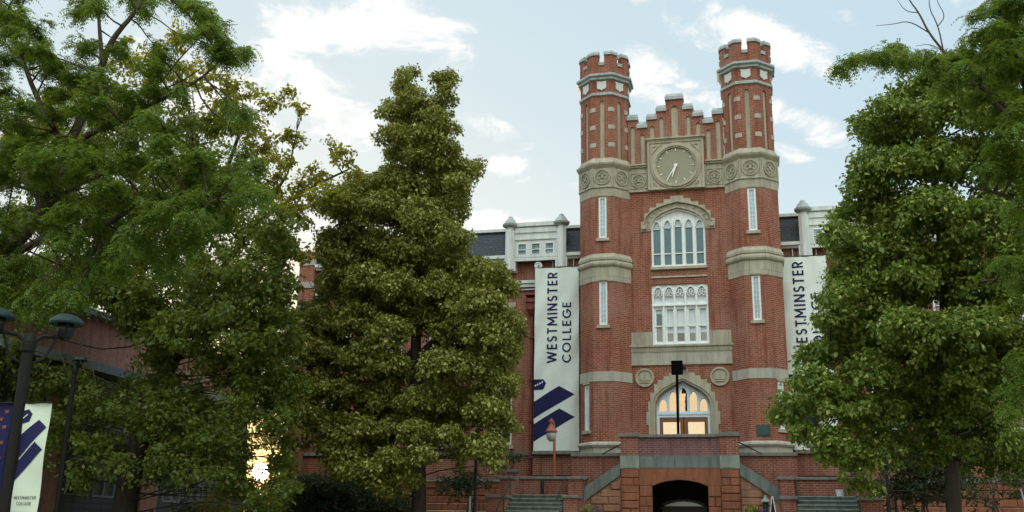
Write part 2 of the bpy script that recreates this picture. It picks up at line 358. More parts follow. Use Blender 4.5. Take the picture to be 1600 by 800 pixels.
def _split(self, name, mat, parent=None, tol=.004, **k):
    # one object per separate piece
    par = list(range(len(self.v)))
    def fd(i):
        while par[i] != i: par[i] = par[par[i]]; i = par[i]
        return i
    for f in self.f:
        for j in f[1:]: par[fd(j)] = fd(f[0])
    comps = {}
    for i in range(len(self.v)): comps.setdefault(fd(i), []).append(i)
    V = np.array(self.v); B = [[V[c].min(0)-tol, V[c].max(0)+tol, set(c)] for c in comps.values()]
    ch = True
    while ch:
        ch = False
        for i in range(len(B)):
            j = i+1
            while j < len(B):
                if (B[i][0] <= B[j][1]).all() and (B[j][0] <= B[i][1]).all():
                    B[i] = [np.minimum(B[i][0], B[j][0]), np.maximum(B[i][1], B[j][1]), B[i][2] | B[j][2]]; B.pop(j); ch = True
                else: j += 1
    out = []
    for _, _, c in B:
        m2 = M(); mp = {}
        for i in sorted(c): mp[i] = len(m2.v); m2.v.append(self.v[i])
        m2.f = [[mp[i] for i in f] for f in self.f if f[0] in c]; out.append(m2.build(name, mat, parent, **k))
    return out
M.split = _split
def tag(o, label=None, cat=None, group=None, kind=None):
    for k, v in (('label', label), ('category', cat), ('group', group), ('kind', kind)):
        if v: o[k] = v
    return o
def thing(name, loc, label, cat, group=None):
    o = bpy.data.objects.new(name, None); C.objects.link(o); o.location = loc; o.empty_display_size = .2
    return tag(o, label, cat, group)
def _arc(cx, cy, rx, ry, a0, a1, n=10): return [(cx+rx*math.cos(R(a0+(a1-a0)*i/n)), cy+ry*math.sin(R(a0+(a1-a0)*i/n))) for i in range(n+1)]
GLYPH = {   # bold geometric capitals: (width, strokes) in a box one unit high
    'W': (1.12, [[(.06, 1), (.30, .05)], [(.30, .05), (.56, .95)], [(.56, .95), (.82, .05)], [(.82, .05), (1.06, 1)]]),
    'E': (.52, [[(.08, 0), (.08, 1)], [(.08, .92), (.50, .92)], [(.08, .51), (.46, .51)], [(.08, .08), (.50, .08)]]),
    'S': (.56, [_arc(.28, .70, .19, .21, 35, 265, 8)+_arc(.28, .28, .21, .20, 80, -150, 8)]),
    'T': (.60, [[(0, .92), (.60, .92)], [(.30, 0), (.30, .92)]]),
    'M': (.92, [[(.08, 0), (.13, 1)], [(.13, .93), (.46, .28)], [(.46, .28), (.79, .93)], [(.79, 1), (.84, 0)]]),
    'I': (.16, [[(.08, 0), (.08, 1)]]), 'N': (.72, [[(.08, 0), (.08, 1)], [(.08, .95), (.64, .05)], [(.64, 0), (.64, 1)]]),
    'R': (.58, [[(.08, 0), (.08, 1)], [(.08, .92)]+_arc(.28, .69, .22, .23, 90, -90, 8)+[(.08, .46)], [(.28, .46), (.52, .02)]]),
    'C': (.80, [_arc(.48, .5, .40, .42, 48, 312, 14)]), 'O': (.98, [_arc(.49, .5, .41, .42, 0, 360, 20)]), 'L': (.50, [[(.08, 0), (.08, 1)], [(.08, .08), (.48, .08)]]),
    'G': (.88, [_arc(.48, .5, .40, .42, 45, 350, 14)+[(.86, .46)], [(.52, .46), (.88, .46)]])}
def text_mesh(txt, wd=.16, gap=.24):
    m = M(); x = 0; k = 0
    for ch in txt:
        w_, strokes = GLYPH[ch]
        for st in strokes:
            for (a, b), (c, d) in zip(st[:-1], st[1:]):
                L = math.hypot(c-a, d-b) or 1; tx, ty = (c-a)/L, (d-b)/L; e = .02 if len(st) > 2 else 0; h = wd/2; k += 1; z = (k % 5)*.0005
                P = [(a-tx*e+ty*h, b-ty*e-tx*h), (c+tx*e+ty*h, d+ty*e-tx*h), (c+tx*e-ty*h, d+ty*e+tx*h), (a-tx*e-ty*h, b-ty*e+tx*h)]
                n_ = max(1, math.ceil(L/.10)); rows = []
                for q in range(n_+1):
                    t = q/n_; A = (P[0][0]*(1-t)+P[1][0]*t, P[0][1]*(1-t)+P[1][1]*t); B = (P[3][0]*(1-t)+P[2][0]*t, P[3][1]*(1-t)+P[2][1]*t); rows.append((len(m.v), len(m.v)+1)); m.v += [(x+A[0], A[1], z), (x+B[0], B[1], z)]
                for r0, r1 in zip(rows[:-1], rows[1:]): m.f.append([r0[0], r1[0], r1[1], r0[1]])
        x += w_+gap
    return m
def ptarch(a, b, spring, rise, n=6):     # pointed arch curve
    c = (a+b)/2; h = (b-a)/2; L = [(a+h*(1-math.cos(t*math.pi/2*.999))*1.0, spring+rise*math.sin(t*math.pi/2)**.95) for t in [i/n for i in range(n+1)]]
    L = [(a+h*(t**1.35), spring+rise*(1-(1-t)**1.9)) for t in [i/n for i in range(n+1)]]
    return L+[(2*c-u, z) for u, z in L[-2::-1]]
def symm(pts): return [(-u, z) for u, z in pts]+[(u, z) for u, z in pts[::-1]][1 if pts[-1][0] == 0 else 0:]
def hgt(x, y):
    t = min(1, max(0, (y+34)/22)); return 1.5*t*t*(3-2*t)

# ------------------------------------------------------------------ ground
m = M(); xs = [-900, -200, -80, -40, -20, 0, 20, 40, 80, 200, 900]; ys = [-900, -200, -60]+[-36+i*2 for i in range(15)]+[20, 80, 300, 2500]
for i in range(len(xs)-1):
    for j in range(len(ys)-1):
        m.face([(xs[i], ys[j], hgt(0, ys[j])), (xs[i+1], ys[j], hgt(0, ys[j])), (xs[i+1], ys[j+1], hgt(0, ys[j+1])), (xs[i], ys[j+1], hgt(0, ys[j+1]))])
tag(m.build('ground', 'lawn'), kind='structure')
m = M()
for j in range(len(ys)-1):
    if ys[j] >= -60 and ys[j+1] <= -8+.1:
        m.face([(-4, ys[j], hgt(0, ys[j])+.01), (4, ys[j], hgt(0, ys[j])+.01), (4, ys[j+1], hgt(0, ys[j+1])+.01), (-4, ys[j+1], hgt(0, ys[j+1])+.01)])
m.face([(-8, -8, 1.511), (8, -8, 1.511), (8, -2.2, 1.511), (-8, -2.2, 1.511)])
tag(m.build('path', 'path_concrete'), kind='structure')

# ------------------------------------------------------------------ the hall
H = thing('college_hall', (0, 3, 1.5), 'red brick collegiate hall with twin crenellated octagonal towers, clock gable and white dormers', 'college building')
TY, TR, T22 = 1.036, 1.036, math.tan(math.pi/8)
CW = 0.64                                     # plane of the wall between the towers
def oface(cx, k, r):                          # facade frame centred on face k of an octagon of inradius r
    a = k*math.pi/4; N = (math.sin(a), -math.cos(a)); return Fr((cx+N[0]*r, TY+N[1]*r), a)
def slit(cx, k, z0, z1, glassname, parent, w=.165, sill=True):
    f = oface(cx, k, TR); m = M(); e = w
    for a, b, c, d in ((-e, -e+.07, z0, z1), (e-.07, e, z0, z1), (-e+.07, e-.07, z0, z0+.08), (-e+.07, e-.07, z1-.1, z1)): m.fbox(f, a, b, -.10, -.02, c, d)
    o = m.build('slit_window', 'white_paint', parent)
    m = M(); m.fbox(f, -e+.05, e-.05, -.14, -.075, z0+.04, z1-.04); m.build('pane', glassname, o)
    m = M(); n = int((z1-z0-.2)/.17)
    for i in range(1, n): m.fbox(f, -e+.07, e-.07, -.08, -.06, z0+.08+(z1-z0-.18)*i/n-.008, z0+.08+(z1-z0-.18)*i/n+.008)
    m.fbox(f, -.008, .008, -.079, -.061, z0+.08, z1-.1); m.build('glazing_bar', 'white_cool', o)
    if sill:
        m = M(); m.fbox(f, -.27, .27, -.08, .07, z0-.13, z0); m.build('sill', 'stone_plain', o, bevel=.01)
    return o
def quatrefoil(m, f, u, z, r, d):
    m.fring(f, u, z, r*.86, r, d-.05, d+.035, 28); m.fring(f, u, z, r*.70, r*.76, d-.05, d+.015, 28)
    for k in range(4):
        a = k*math.pi/2; uu, zz = u+r*.34*math.cos(a), z+r*.34*math.sin(a)
        m.fring(f, uu, zz, r*.22, r*.31, d-.05, d+.02, 14)
    m.fdisc(f, u, z, r*.16, d-.05, d+.03, 10)
for sx in (-1, 1):
    cx = 3*sx
    T = M()
    sf = {0: [(-.165, .165, 10.0, 11.84), (-.165, .165, 13.62, 15.44)]}
    og = 7 if sx < 0 else 1; sf[og] = [(-.165, .165, 5.85, 7.66)]
    for k in range(8):
        f = oface(cx, k, TR); h = TR*T22; holes = sf.get(k, [])
        T.wall(f, -h, h, 4.9, 15.9, holes, .16)
    # upper shaft with blind lancets on each face
    UR = 1.0
    for k in range(8):
        f = oface(cx, k, UR); h = UR*T22; cv = ptarch(-.095, .095, 19.62, .12, 3)
        T.wall(f, -h, h, 16.9, 20.9, [(-.095, .095, 17.15, 19.62+.12, cv)], .09)
    # crown wall with crenels
    CR = 1.03
    for k in range(8):
        f = oface(cx, k, CR); h = CR*T22; g = .115
        T.wall(f, -h, h, 20.9, 21.42)
        for a, b in ((-h, -g), (g, h)):
            T.wall(f, a, b, 21.42, 21.84)
        T.face([f.p(-g, 21.42), f.p(-g, 21.84), f.p(-g, 21.84, -.24), f.p(-g, 21.42, -.24)])
        T.face([f.p(g, 21.42), f.p(g, 21.42, -.24), f.p(g, 21.84, -.24), f.p(g, 21.84)])
        hi = (CR-.24)*T22
        T.wall(Fr(f.p(0, 0, -.24)[:2], k*math.pi/4), -hi, -g, 21.42, 21.84); T.wall(Fr(f.p(0, 0, -.24)[:2], k*math.pi/4), g, hi, 21.42, 21.84)
    T.lathe(cx, TY, [(.75, 21.38), (.75, 21.41)], 8, True)
    t = T.build('tower', 'brick', H)
    m = M()
    for k in range(8):
        f = oface(cx, k, UR); m.fbox(f, -.094, .094, -.0895, -.06, 17.16, 19.75)
    m.split('blind_lancet', 'stone_plain', t)
    m = M()          # corner quoins
    for k in range(8):
        for z in (17.72, 18.52, 19.32):
            f = oface(cx, k, UR); h = UR*T22
            m.fbox(f, -h-.004, -h+.15, -.05, .015, z-.095, z+.095); m.fbox(f, h-.15, h+.004, -.05, .015, z-.095, z+.095)
    m.split('quoin_block', 'stone_light', t)
    m = M()          # caps on the merlons and crenel sills
    for k in range(8):
        f = oface(cx, k, CR+.05); h = (CR+.05)*T22; g = .10; hi = (CR-.27)*T22
        for s_ in (-1, 1):
            a0, a1 = [(s_*h, 0), (s_*g, 0), (s_*g, -.33), (s_*hi, -.33)], None
            ring = lambda z, e: [f.p(s_*(h+e*.0), z, e*0), f.p(s_*(g), z, 0), f.p(s_*g, z, -.33), f.p(s_*hi, z, -.33)]
            ring2 = lambda z: [f.p(s_*(h-.02), z, -.05), f.p(s_*g, z, -.05), f.p(s_*g, z, -.28), f.p(s_*hi, z, -.28)]
            A, B, C2 = ring(21.84, 0), ring(21.93, 0), ring2(22.03)
            if s_ > 0: A, B, C2 = A[::-1], B[::-1], C2[::-1]
            m.hull6(A, B); m.hull6(B, C2)
        m.fbox(f, -g-.02, g+.02, -.33, .0, 21.43, 21.50)
        m.fbox(f, -g-.02, g+.02, -.045, -.005, 21.36, 21.43)
    m.split('merlon_cap', 'coping_metal', t)
    m = M(); m.lathe(cx, TY, [(1.0, 20.66), (1.10, 20.70), (1.10, 20.78), (1.19, 20.84), (1.19, 20.93), (1.0, 21.02)], 8, True)
    m.build('cornice', 'coping_metal', t)
    m = M(); m.lathe(cx, TY, [(.98, 19.93), (1.07, 19.97), (1.07, 20.06), (1.0, 20.12)], 8, True); m.build('string_course', 'coping_metal', t)
    for k in (0, 1, 7, 2, 6, 3, 5):
        f = oface(cx, k, UR); m = M()
        P = [(-.22, 20.62), (-.22, 20.58), (-.19, 20.56), (-.2, 20.32), (-.15, 20.26), (-.06, 20.24), (0, 20.18), (.06, 20.24), (.15, 20.26), (.2, 20.32), (.19, 20.56), (.22, 20.58), (.22, 20.62), (0, 20.60)]
        m.fprism(f, P[::-1], 0, .045); m.build('shield', 'shield', t, bevel=.01)
    # medallion band
    m = M(); m.lathe(cx, TY, [(TR, 15.40), (1.055, 15.42), (1.055, 15.78), (1.10, 15.80), (1.10, 15.86), (1.06, 15.88), (1.06, 16.66), (1.08, 16.68), (1.17, 16.80), (1.19, 16.88), (1.10, 16.94), (1.0, 17.14)], 8, True)
    b = m.build('medallion_band', 'stone', t, bevel=.008)
    for k in (0, 1, 7, 2, 6):
        m = M(); quatrefoil(m, oface(cx, k, 1.06), 0, 16.27, .34, .012); m.build('medallion', 'stone_plain', t)
    m = M()
    for k in range(8):
        f = oface(cx, k, 1.06); h = 1.06*T22
        m.fbox(f, -h, -h+.05, -.02, .03, 15.88, 16.66); m.fbox(f, h-.05, h, -.02, .03, 15.88, 16.66)
    m.split('corner_rib', 'stone_plain', t)
    # waist belt
    m = M(); m.lathe(cx, TY, [(TR, 11.79), (1.062, 11.80), (1.062, 12.40), (1.12, 12.44), (1.15, 12.50), (1.15, 12.58), (1.09, 12.64), (1.09, 12.68), (1.12, 12.70), (1.12, 12.80), (1.06, 12.90), (TR, 12.98)], 8, True)
    m.build('stone_belt', 'stone', t, bevel=.008)
    m = M(); m.lathe(cx, TY, [(TR-.01, 7.74), (1.055, 7.745), (1.055, 8.13), (TR-.01, 8.14)], 8, True); m.build('stone_band', 'stone_light', t)
    m = M(); m.lathe(cx, TY, [(1.05, 4.8), (1.05, 5.17), (1.11, 5.2), (1.16, 5.27), (1.14, 5.34), (1.04, 5.40)], 8, True); m.build('plinth_moulding', 'stone_light', t)
    m = M(); f = oface(cx, 0, TR); m.fbox(f, -.2, .2, -.03, .03, 15.44, 15.56); m.fbox(f, -.19, .19, -.03, .05, 11.84, 12.0); f2 = oface(cx, og, TR); m.fbox(f2, -.2, .2, -.03, .04, 7.66, 7.80); m.split('lintel', 'stone_plain', t)
    slit(cx, 0, 13.62, 15.44, 'glass_pale', H); slit(cx, 0, 10.0, 11.84, 'glass_pale' if sx < 0 else 'glass_dormer', H); slit(cx, og, 5.85, 7.66, 'blind', H)
    m = M(); fa = F(-.95); x0, x1 = (-4.1, -2.06) if sx < 0 else (2.06, 4.1)
    m.box(x0, x1, -.95, 1.9, 0.5, 4.75); m.build('tower_base', 'brick_base', H)
    m = M(); m.box(x0-.05, x1+.05, -1.02, 1.0, 4.75, 4.89); m.build('base_coping', 'coping_stone', H, bevel=.015)

# wall between the towers
fw = F(CW); xe = 2.05
LA = [(0.001, 19.50, .15), (.57, 19.0, .10), (.97, 18.70, .10), (1.37, 18.38, .10), (1.765, 18.70, .10)]
arch3 = symm([(1.1, 14.05), (1.04, 14.33), (.9, 14.55), (.68, 14.72), (.38, 14.85), (0, 14.95)])
archd = symm([(1.08, 6.7), (1.06, 6.95), (.95, 7.2), (.7, 7.43), (.35, 7.63), (0, 7.82)])
m = M(); m.wall(fw, -xe, xe, 4.2, 15.75, [(-1.08, 1.08, 4.2, 7.82, archd), (-1.12, 1.12, 9.25, 11.74), (-1.1, 1.1, 12.46, 14.95, arch3)], .3)
CWo = m.build('centre_wall', 'brick', H)
# stepped gable
fg = F(.60); steps = [(-1.98, -1.57, 18.95), (-1.57, -1.17, 18.57), (-1.17, -.76, 18.92), (-.76, -.36, 19.27), (-.36, .36, 19.77), (.36, .76, 19.27), (.76, 1.17, 18.92), (1.17, 1.57, 18.57), (1.57, 1.98, 18.95)]
m = M()
for a, b, zt in steps:
    c = (a+b)/2; hw, rise = (.15, .12) if abs(c) < .1 else (.095, .09)
    zb = 18.10 if abs(c) < 1.15 else 16.95
    zs = zt-.40 if abs(c) < .1 else zt-.36
    m.wall(fg, a, b, 16.8, zt, [(c-hw, c+hw, zb, zs+rise, ptarch(c-hw, c+hw, zs, rise, 3))], .12)
    m.wall(Fr((0, .95), math.pi), -b, -a, 15.7, zt)
    m.face([fg.p(a, zt), fg.p(b, zt), fg.p(b, zt, -.35), fg.p(a, zt, -.35)])
    for q in (a, b): m.face([fg.p(q, 18, 0), fg.p(q, zt, 0), fg.p(q, zt, -.35), fg.p(q, 18, -.35)])
g = m.build('stepped_gable', 'brick', H)
m = M()
for a, b, zt in steps:
    c = (a+b)/2; hw = .15 if abs(c) < .1 else .095
    m.fbox(fg, c-hw+.001, c+hw-.001, -.118, -.06, (18.10 if abs(c) < 1.15 else 16.95)+.01, zt-.27)
m.split('blind_lancet', 'stone_plain', g)
m = M()
for a, b, zt in steps:
    e = .03; z2 = zt+.02
    m.hull6([fg.p(a-e, z2-.02, .07), fg.p(b+e, z2-.02, .07), fg.p(b+e, z2-.02, -.42), fg.p(a-e, z2-.02, -.42)], [fg.p(a-e, z2+.12, .07), fg.p(b+e, z2+.12, .07), fg.p(b+e, z2+.12, -.42), fg.p(a-e, z2+.12, -.42)])
    m.hull6([fg.p(a-e+.004, z2+.12, .05), fg.p(b+e-.004, z2+.12, .05), fg.p(b+e-.004, z2+.12, -.40), fg.p(a-e+.004, z2+.12, -.40)], [fg.p(a+.01, z2+.32, -.13), fg.p(b-.01, z2+.32, -.13), fg.p(b-.01, z2+.32, -.22), fg.p(a+.01, z2+.32, -.22)])
m.split('gable_coping', 'coping_metal', g)
# frieze + clock
m = M(); m.fbox(fw, -xe, xe, -.2, .05, 15.72, 16.78); m.fbox(fw, -xe, -1.22, .05, .09, 15.72, 15.80); m.fbox(fw, 1.22, xe, .05, .09, 15.72, 15.80)
[(m.fbox(fw, a, b, -.2, .12, 16.78, 16.86), m.fbox(fw, a, b, -.2, .18, 16.86, 16.92)) for a, b in ((-xe, -1.21), (1.21, xe))]
fr = m.build('frieze', 'stone', H)
for sx in (-1, 1):
    m = M(); quatrefoil(m, fw, 1.55*sx, 16.20, .30, .06)
    for a, b, c, d in ((-.35, .35, 15.86, 15.89), (-.35, .35, 16.53, 16.56), (-.35, -.32, 15.89, 16.53), (.32, .35, 15.89, 16.53)): m.fbox(fw, 1.55*sx+a, 1.55*sx+b, .05, .08, c, d)
    m.build('medallion', 'stone_plain', fr)
m = M(); CZ = 16.75
m.wall(fw, -1.2, 1.2, 15.74, 17.98, [], d=.16)
cm = M(); cm.fprism(fw, [(-1.16, 15.74), (1.16, 15.74), (1.16, 17.90), (-1.16, 17.90)], .02, .14)
for a, b, c, d in ((-1.16, -1.08, 15.74, 17.90), (1.08, 1.16, 15.74, 17.90), (-1.08, 1.08, 17.80, 17.90), (-1.08, 1.08, 15.74, 15.80)): cm.fbox(fw, a, b, .14, .18, c, d)
cm.fbox(fw, -1.19, 1.19, .0, .21, 17.90, 17.95); cm.fbox(fw, -1.22, 1.22, .0, .26, 17.95, 18.01)
for s1 in (-1, 1):
    for s2 in (-1, 1):
        P = [(s1*1.0, CZ+s2*.96), (s1*.62, CZ+s2*.96), (s1*.78, CZ+s2*.80), (s1*1.0, CZ+s2*.56)]
        Q = [(s1*.94, CZ+s2*.90), (s1*.74, CZ+s2*.90), (s1*.83, CZ+s2*.82), (s1*.94, CZ+s2*.70)]
        for i in range(4): cm.fprism(fw, [P[i], P[(i+1) % 4], Q[(i+1) % 4], Q[i]], .139, .175)
cb = cm.build('clock_surround', 'stone_plain', H)
m = M(); m.fring(fw, 0, CZ, .93, 1.02, .13, .20, 56); m.fring(fw, 0, CZ, .86, .935, .13, .25, 56); m.fring(fw, 0, CZ, .80, .865, .10, .21, 56); m.build('clock_ring', 'stone_plain', H)
m = M(); m.fdisc(fw, 0, CZ, .81, .10, .145, 56); ck = m.build('clock_face', 'clock_face', H)
m = M()
for k in range(12):
    a = math.radians(90-30*k); r0, r1 = (.64, .76)
    u, z = math.cos(a), math.sin(a); tx, tz = -z, u; wd = .018
    m.fprism(fw, [(u*r0+tx*wd*.5, CZ+z*r0+tz*wd*.5), (u*r0-tx*wd*.5, CZ+z*r0-tz*wd*.5), (u*r1-tx*wd, CZ+z*r1-tz*wd), (u*r1+tx*wd, CZ+z*r1+tz*wd)], .144, .165)
m.split('hour_mark', 'clock_white', ck)
for ang, r1, wd in ((211, .76, .034), (197.5, .52, .045)):
    a = math.radians(90-ang); u, z = math.cos(a), math.sin(a); tx, tz = -z, u; m = M(); r0 = -.08
    m.fprism(fw, [(u*r0+tx*wd, CZ+z*r0+tz*wd), (u*r0-tx*wd, CZ+z*r0-tz*wd), (u*r1-tx*wd*.3, CZ+z*r1-tz*wd*.3), (u*r1+tx*wd*.3, CZ+z*r1+tz*wd*.3)], .17 if r1 > .6 else .19, .185 if r1 > .6 else .205)
    if r1 < .6: m.fdisc(fw, 0, CZ, .07, .16, .215, 16)
    m.build('clock_hand', 'clock_white', ck)
# tall arched window
sp = 14.20; cen = [(i-2)*.435 for i in range(5)]
holes = []
for c in cen:
    zt = sp+.02-abs(c)*.10; holes.append((c-.14, c+.14, 12.56, zt+.26, ptarch(c-.14, c+.14, zt, .26, 4)))
m = M(); m.wall(Fr((0, CW), 0), -1.14, 1.14, 12.46, 14.99, holes, .08, d=-.14)
for i in range(6):
    u = (i-2.5)*.435; u = max(-1.06, min(1.06, u)); m.fbox(fw, u-.035, u+.035, -.14, -.05, 12.46, 14.62-abs(u)*.42)
for c in cen:
    zt = sp+.02-abs(c)*.10
    for e0, e1, dd in ((.145, .175, -.08),):
        A = ptarch(c-e0, c+e0, zt, .29, 5); B = ptarch(c-e1, c+e1, zt, .34, 5); m.fstrip(fw, A, B, -.14, dd)
    m.fbox(fw, c-.14, c+.14, -.20, -.13, 13.03, 13.07)
    m.fbox(fw, c-.14, c+.14, -.20, -.135, zt-.04, zt-.015)
for u, z0_ in ((-.22, 14.62), (0, 14.66), (.22, 14.62), (-.65, 14.5), (.65, 14.5)): m.fprism(fw, [(u-.03, z0_-.2), (u+.03, z0_-.2), (u, z0_+.2)], -.14, -.07)
inn = [(u*.93, z-.07 if abs(u) < .9 else z) for u, z in arch3]
m.fstrip(fw, inn, arch3, -.14, -.04); m.fbox(fw, -1.1, 1.1, -.14, -.03, 12.46, 12.55)
wi = m.build('arched_window', 'white_paint', H)
m = M(); m.fbox(fw, -1.1, 1.1, -.30, -.21, 12.5, 14.9); m.build('pane', 'glass_sky_teal', wi)
m = M()
for c in cen: m.fbox(fw, c-.14, c+.14, -.205, -.195, 14.17-abs(c)*.10, 14.48)
m.build('upper_pane', 'glass_pale', wi)
m = M(); m.fbox(fw, -1.14, 1.14, -.14, .09, 12.34, 12.46); m.build('sill', 'stone_plain', wi, bevel=.01)
out = [(1.50, 14.0), (1.50, 14.42), (1.35, 14.42), (1.35, 14.78), (1.14, 14.78), (1.14, 15.02), (.86, 15.02), (.86, 15.18), (.55, 15.18), (.55, 15.34), (.27, 15.34), (.27, 15.48)]
def polyarch(out, inn_, base):
    return [(-u, z) for u, z in out][::1]+[(u, z) for u, z in out[::-1]]+[(u, z) for u, z in inn_[::-1]]
def stone_arch(name, out, inner, zb, ub):
    # inner: curve from left spring to right spring
    m = M()
    L = [(-u, z) for u, z in out]; Rr = [(u, z) for u, z in out]
    tp = L+Rr[::-1]                                # outer outline left bottom -> right bottom
    poly = [(-ub, zb)]+[p for p in inner]+[(ub, zb)]
    m.fprism(fw, tp+poly[::-1], -.02, .035)
    return m
m = stone_arch('hood', out, arch3, 14.0, 1.1)
o1 = [(u*1.13, z+.13) for u, z in arch3]; o2 = [(u*1.24, z+.23) for u, z in arch3]; o0 = [(u*1.05, z+.05) for u, z in arch3]; oo = [(u*1.27, z+.27) for u, z in arch3]
m.fstrip(fw, arch3, o0, .03, .07); m.fstrip(fw, o2, oo, .03, .14)
for k in range(1, 12):
    t = k/12*(len(arch3)-1); i = int(t); a = t-i; P = [(o1[i][j]*(1-a)+o1[min(i+1, len(o1)-1)][j]*a) for j in (0, 1)]
    m.fdisc(fw, P[0], P[1]+.02, .045, .03, .075, 6)
for s_ in (-1, 1): m.fbox(fw, s_*1.36-.1, s_*1.36+.1, .03, .13, 14.08, 14.26)
m.build('hood_mould', 'stone_plain', wi)
# mullioned window
hol = []
for c in cen:
    hol.append((c-.165, c+.165, 10.98, 11.66, ptarch(c-.165, c+.165, 11.36, .30, 4))); hol.append((c-.14, c+.14, 9.40, 10.72))
m = M(); m.wall(fw, -1.12, 1.12, 9.25, 11.74, hol, .09, d=-.10)
for i in range(6):
    u = max(-1.09, min(1.09, (i-2.5)*.435)); m.fbox(fw, u-.03, u+.03, -.10, -.03, 9.25, 11.55)
m.fbox(fw, -1.12, 1.12, -.10, -.01, 10.84, 10.90)
for c in cen:
    A = ptarch(c-.19, c+.19, 11.36, .33, 5); B = ptarch(c-.16, c+.16, 11.34, .28, 5); m.fstrip(fw, B, A, -.10, -.04)
    for s_ in (-1, 1): m.fring(fw, c+s_*.085, 11.33, .05, .075, -.12, -.06, 12)
    m.fring(fw, c, 11.47, .045, .07, -.12, -.06, 12)
    m.fbox(fw, c-.16, c+.16, -.17, -.09, 10.0, 10.05)
    m.fbox(fw, c-.15, c-.09, -.16, -.12, 9.40, 10.72) if c else None
m.fbox(fw, -1.12, 1.12, -.10, -.02, 9.25, 9.31)
wm_ = m.build('mullioned_window', 'white_paint', H)
for i, c in enumerate(cen):
    if i == 0:
        m = M(); m.fbox(fw, c-.15, c+.15, -.22, -.20, 10.0, 10.55); m.build('pane', 'glass_sky_teal', wm_); m = M(); m.fbox(fw, c-.15, c+.15, -.22, -.20, 9.36, 9.995); m.build('pane', 'glass_green', wm_)
        m = M(); m.fbox(fw, c-.15, c+.15, -.22, -.19, 10.555, 10.75); m.build('roller_blind', 'blind', wm_)
    else:
        m = M(); m.fbox(fw, c-.15, c+.15, -.23, -.20, 9.75, 10.75); m.build('roller_blind', 'blind', wm_); m = M(); m.fbox(fw, c-.15, c+.15, -.22, -.21, 9.38, 9.745); m.build('pane', 'glass_dark' if i == 2 else 'glass_green', wm_)
    m = M(); m.fbox(fw, c-.17, c+.17, -.2, -.18, 10.95, 11.7); m.build('upper_panel', 'blind', wm_)
m = M(); m.fbox(fw, -1.12, 1.12, -.2, .05, 12.0, 12.06); m.build('window_ledge', 'stone_light', H)
m = M(); m.fbox(fw, -xe, -1.125, -.05, .03, 9.25, 9.78); m.fbox(fw, 1.125, xe, -.05, .03, 9.25, 9.78); m.fbox(fw, -xe, xe, -.05, .10, 9.17, 9.249); m.fbox(fw, -xe, xe, -.05, .05, 9.05, 9.17)
m.build('stone_course', 'stone', H)
m = M(); m.fbox(fw, -xe, xe, -.05, .03, 8.44, 9.05); m.fbox(fw, -xe, xe, .03, .06, 8.44, 8.50); m.fbox(fw, -xe, xe, .03, .05, 8.97, 9.04)
ib = m.build('inscription_band', 'stone', H)
m = M(); rr = random.Random(3); m.fbox(fw, -1.85, 1.85, .025, .0305, 8.52, 8.88)      # weathered, illegible carved lettering
for row, z in ((0, 8.80), (1, 8.60)):
    u = -1.75 if row == 0 else -1.5
    while u < (1.75 if row == 0 else -.7):
        if rr.random() < .18: u += .09; continue
        k = rr.randint(0, 3)
        for a in ([(-.03, .03)] if k == 0 else [(-.045, -.03), (.03, .045)]): m.fbox(fw, u+a[0]*.6, u+a[1]*.6+.004, .029, .036, z-.055, z+.055)
        if k > 1: m.fbox(fw, u-.03, u+.03, .029, .035, z+(.04 if k == 2 else -.01), z+(.055 if k == 2 else .008))
        u += .115
m.build('carved_lettering', 'stone_light', ib)
# roundels with an open book
for sx in (-1, 1):
    m = M(); u, z = 1.46*sx, 7.95; m.fdisc(fw, u, z, .32, -.02, .02, 32); m.fring(fw, u, z, .30, .37, -.02, .07, 32)
    m.fprism(fw, [(u-.2, z-.1), (u-.02, z-.13), (u-.02, z+.13), (u-.2, z+.16)], .019, .05); m.fprism(fw, [(u+.02, z-.13), (u+.2, z-.1), (u+.2, z+.16), (u+.02, z+.13)], .019, .05)
    m.fbox(fw, u-.2, u+.2, .019, .06, z-.2, z-.15); m.fbox(fw, u-.012, u+.012, .019, .065, z-.13, z+.2); m.build('roundel', 'stone_plain', H)
# door surround
outd = [(1.34, 4.2), (1.34, 4.9), (1.40, 4.9), (1.40, 5.5), (1.34, 5.5), (1.34, 6.1), (1.42, 6.1), (1.42, 6.6), (1.34, 6.6), (1.34, 7.0), (1.25, 7.0), (1.25, 7.35), (1.1, 7.35), (1.1, 7.68), (.95, 7.68), (.95, 7.85), (.72, 7.85), (.72, 8.0), (.5, 8.0), (.5, 8.12), (.25, 8.12), (.25, 8.26)]
m = stone_arch('surround', outd, archd, 4.2, 1.08)
a1 = [(-1.08, 4.2)]+archd+[(1.08, 4.2)]; b1 = [(-1.16, 4.2)]+[(u*1.075, z+.075) for u, z in archd]+[(1.16, 4.2)]; b0 = [(-1.20, 4.2)]+[(u*1.11, z+.12) for u, z in archd]+[(1.20, 4.2)]
m.fstrip(fw, b1, b0, .03, .08)
i1 = [(-1.03, 4.2)]+[(u*.955, z-.045) for u, z in archd]+[(1.03, 4.2)]; m.fstrip(fw, i1, a1, -.26, -.10)
m.build('door_surround', 'stone_plain', H)
tops = [7.10, 7.38, 7.52, 7.38, 7.10]; hol = []
for i, c in enumerate(cen):
    c *= .9; zt = tops[i]+.03; hol.append((c-.15, c+.15, 6.64, zt, ptarch(c-.15, c+.15, zt-.24, .24, 4)))
m = M(); m.wall(fw, -1.1, 1.1, 6.5, 7.85, hol, .05, d=-.22)
m.fbox(fw, -1.06, 1.06, -.22, -.14, 6.5, 6.58)
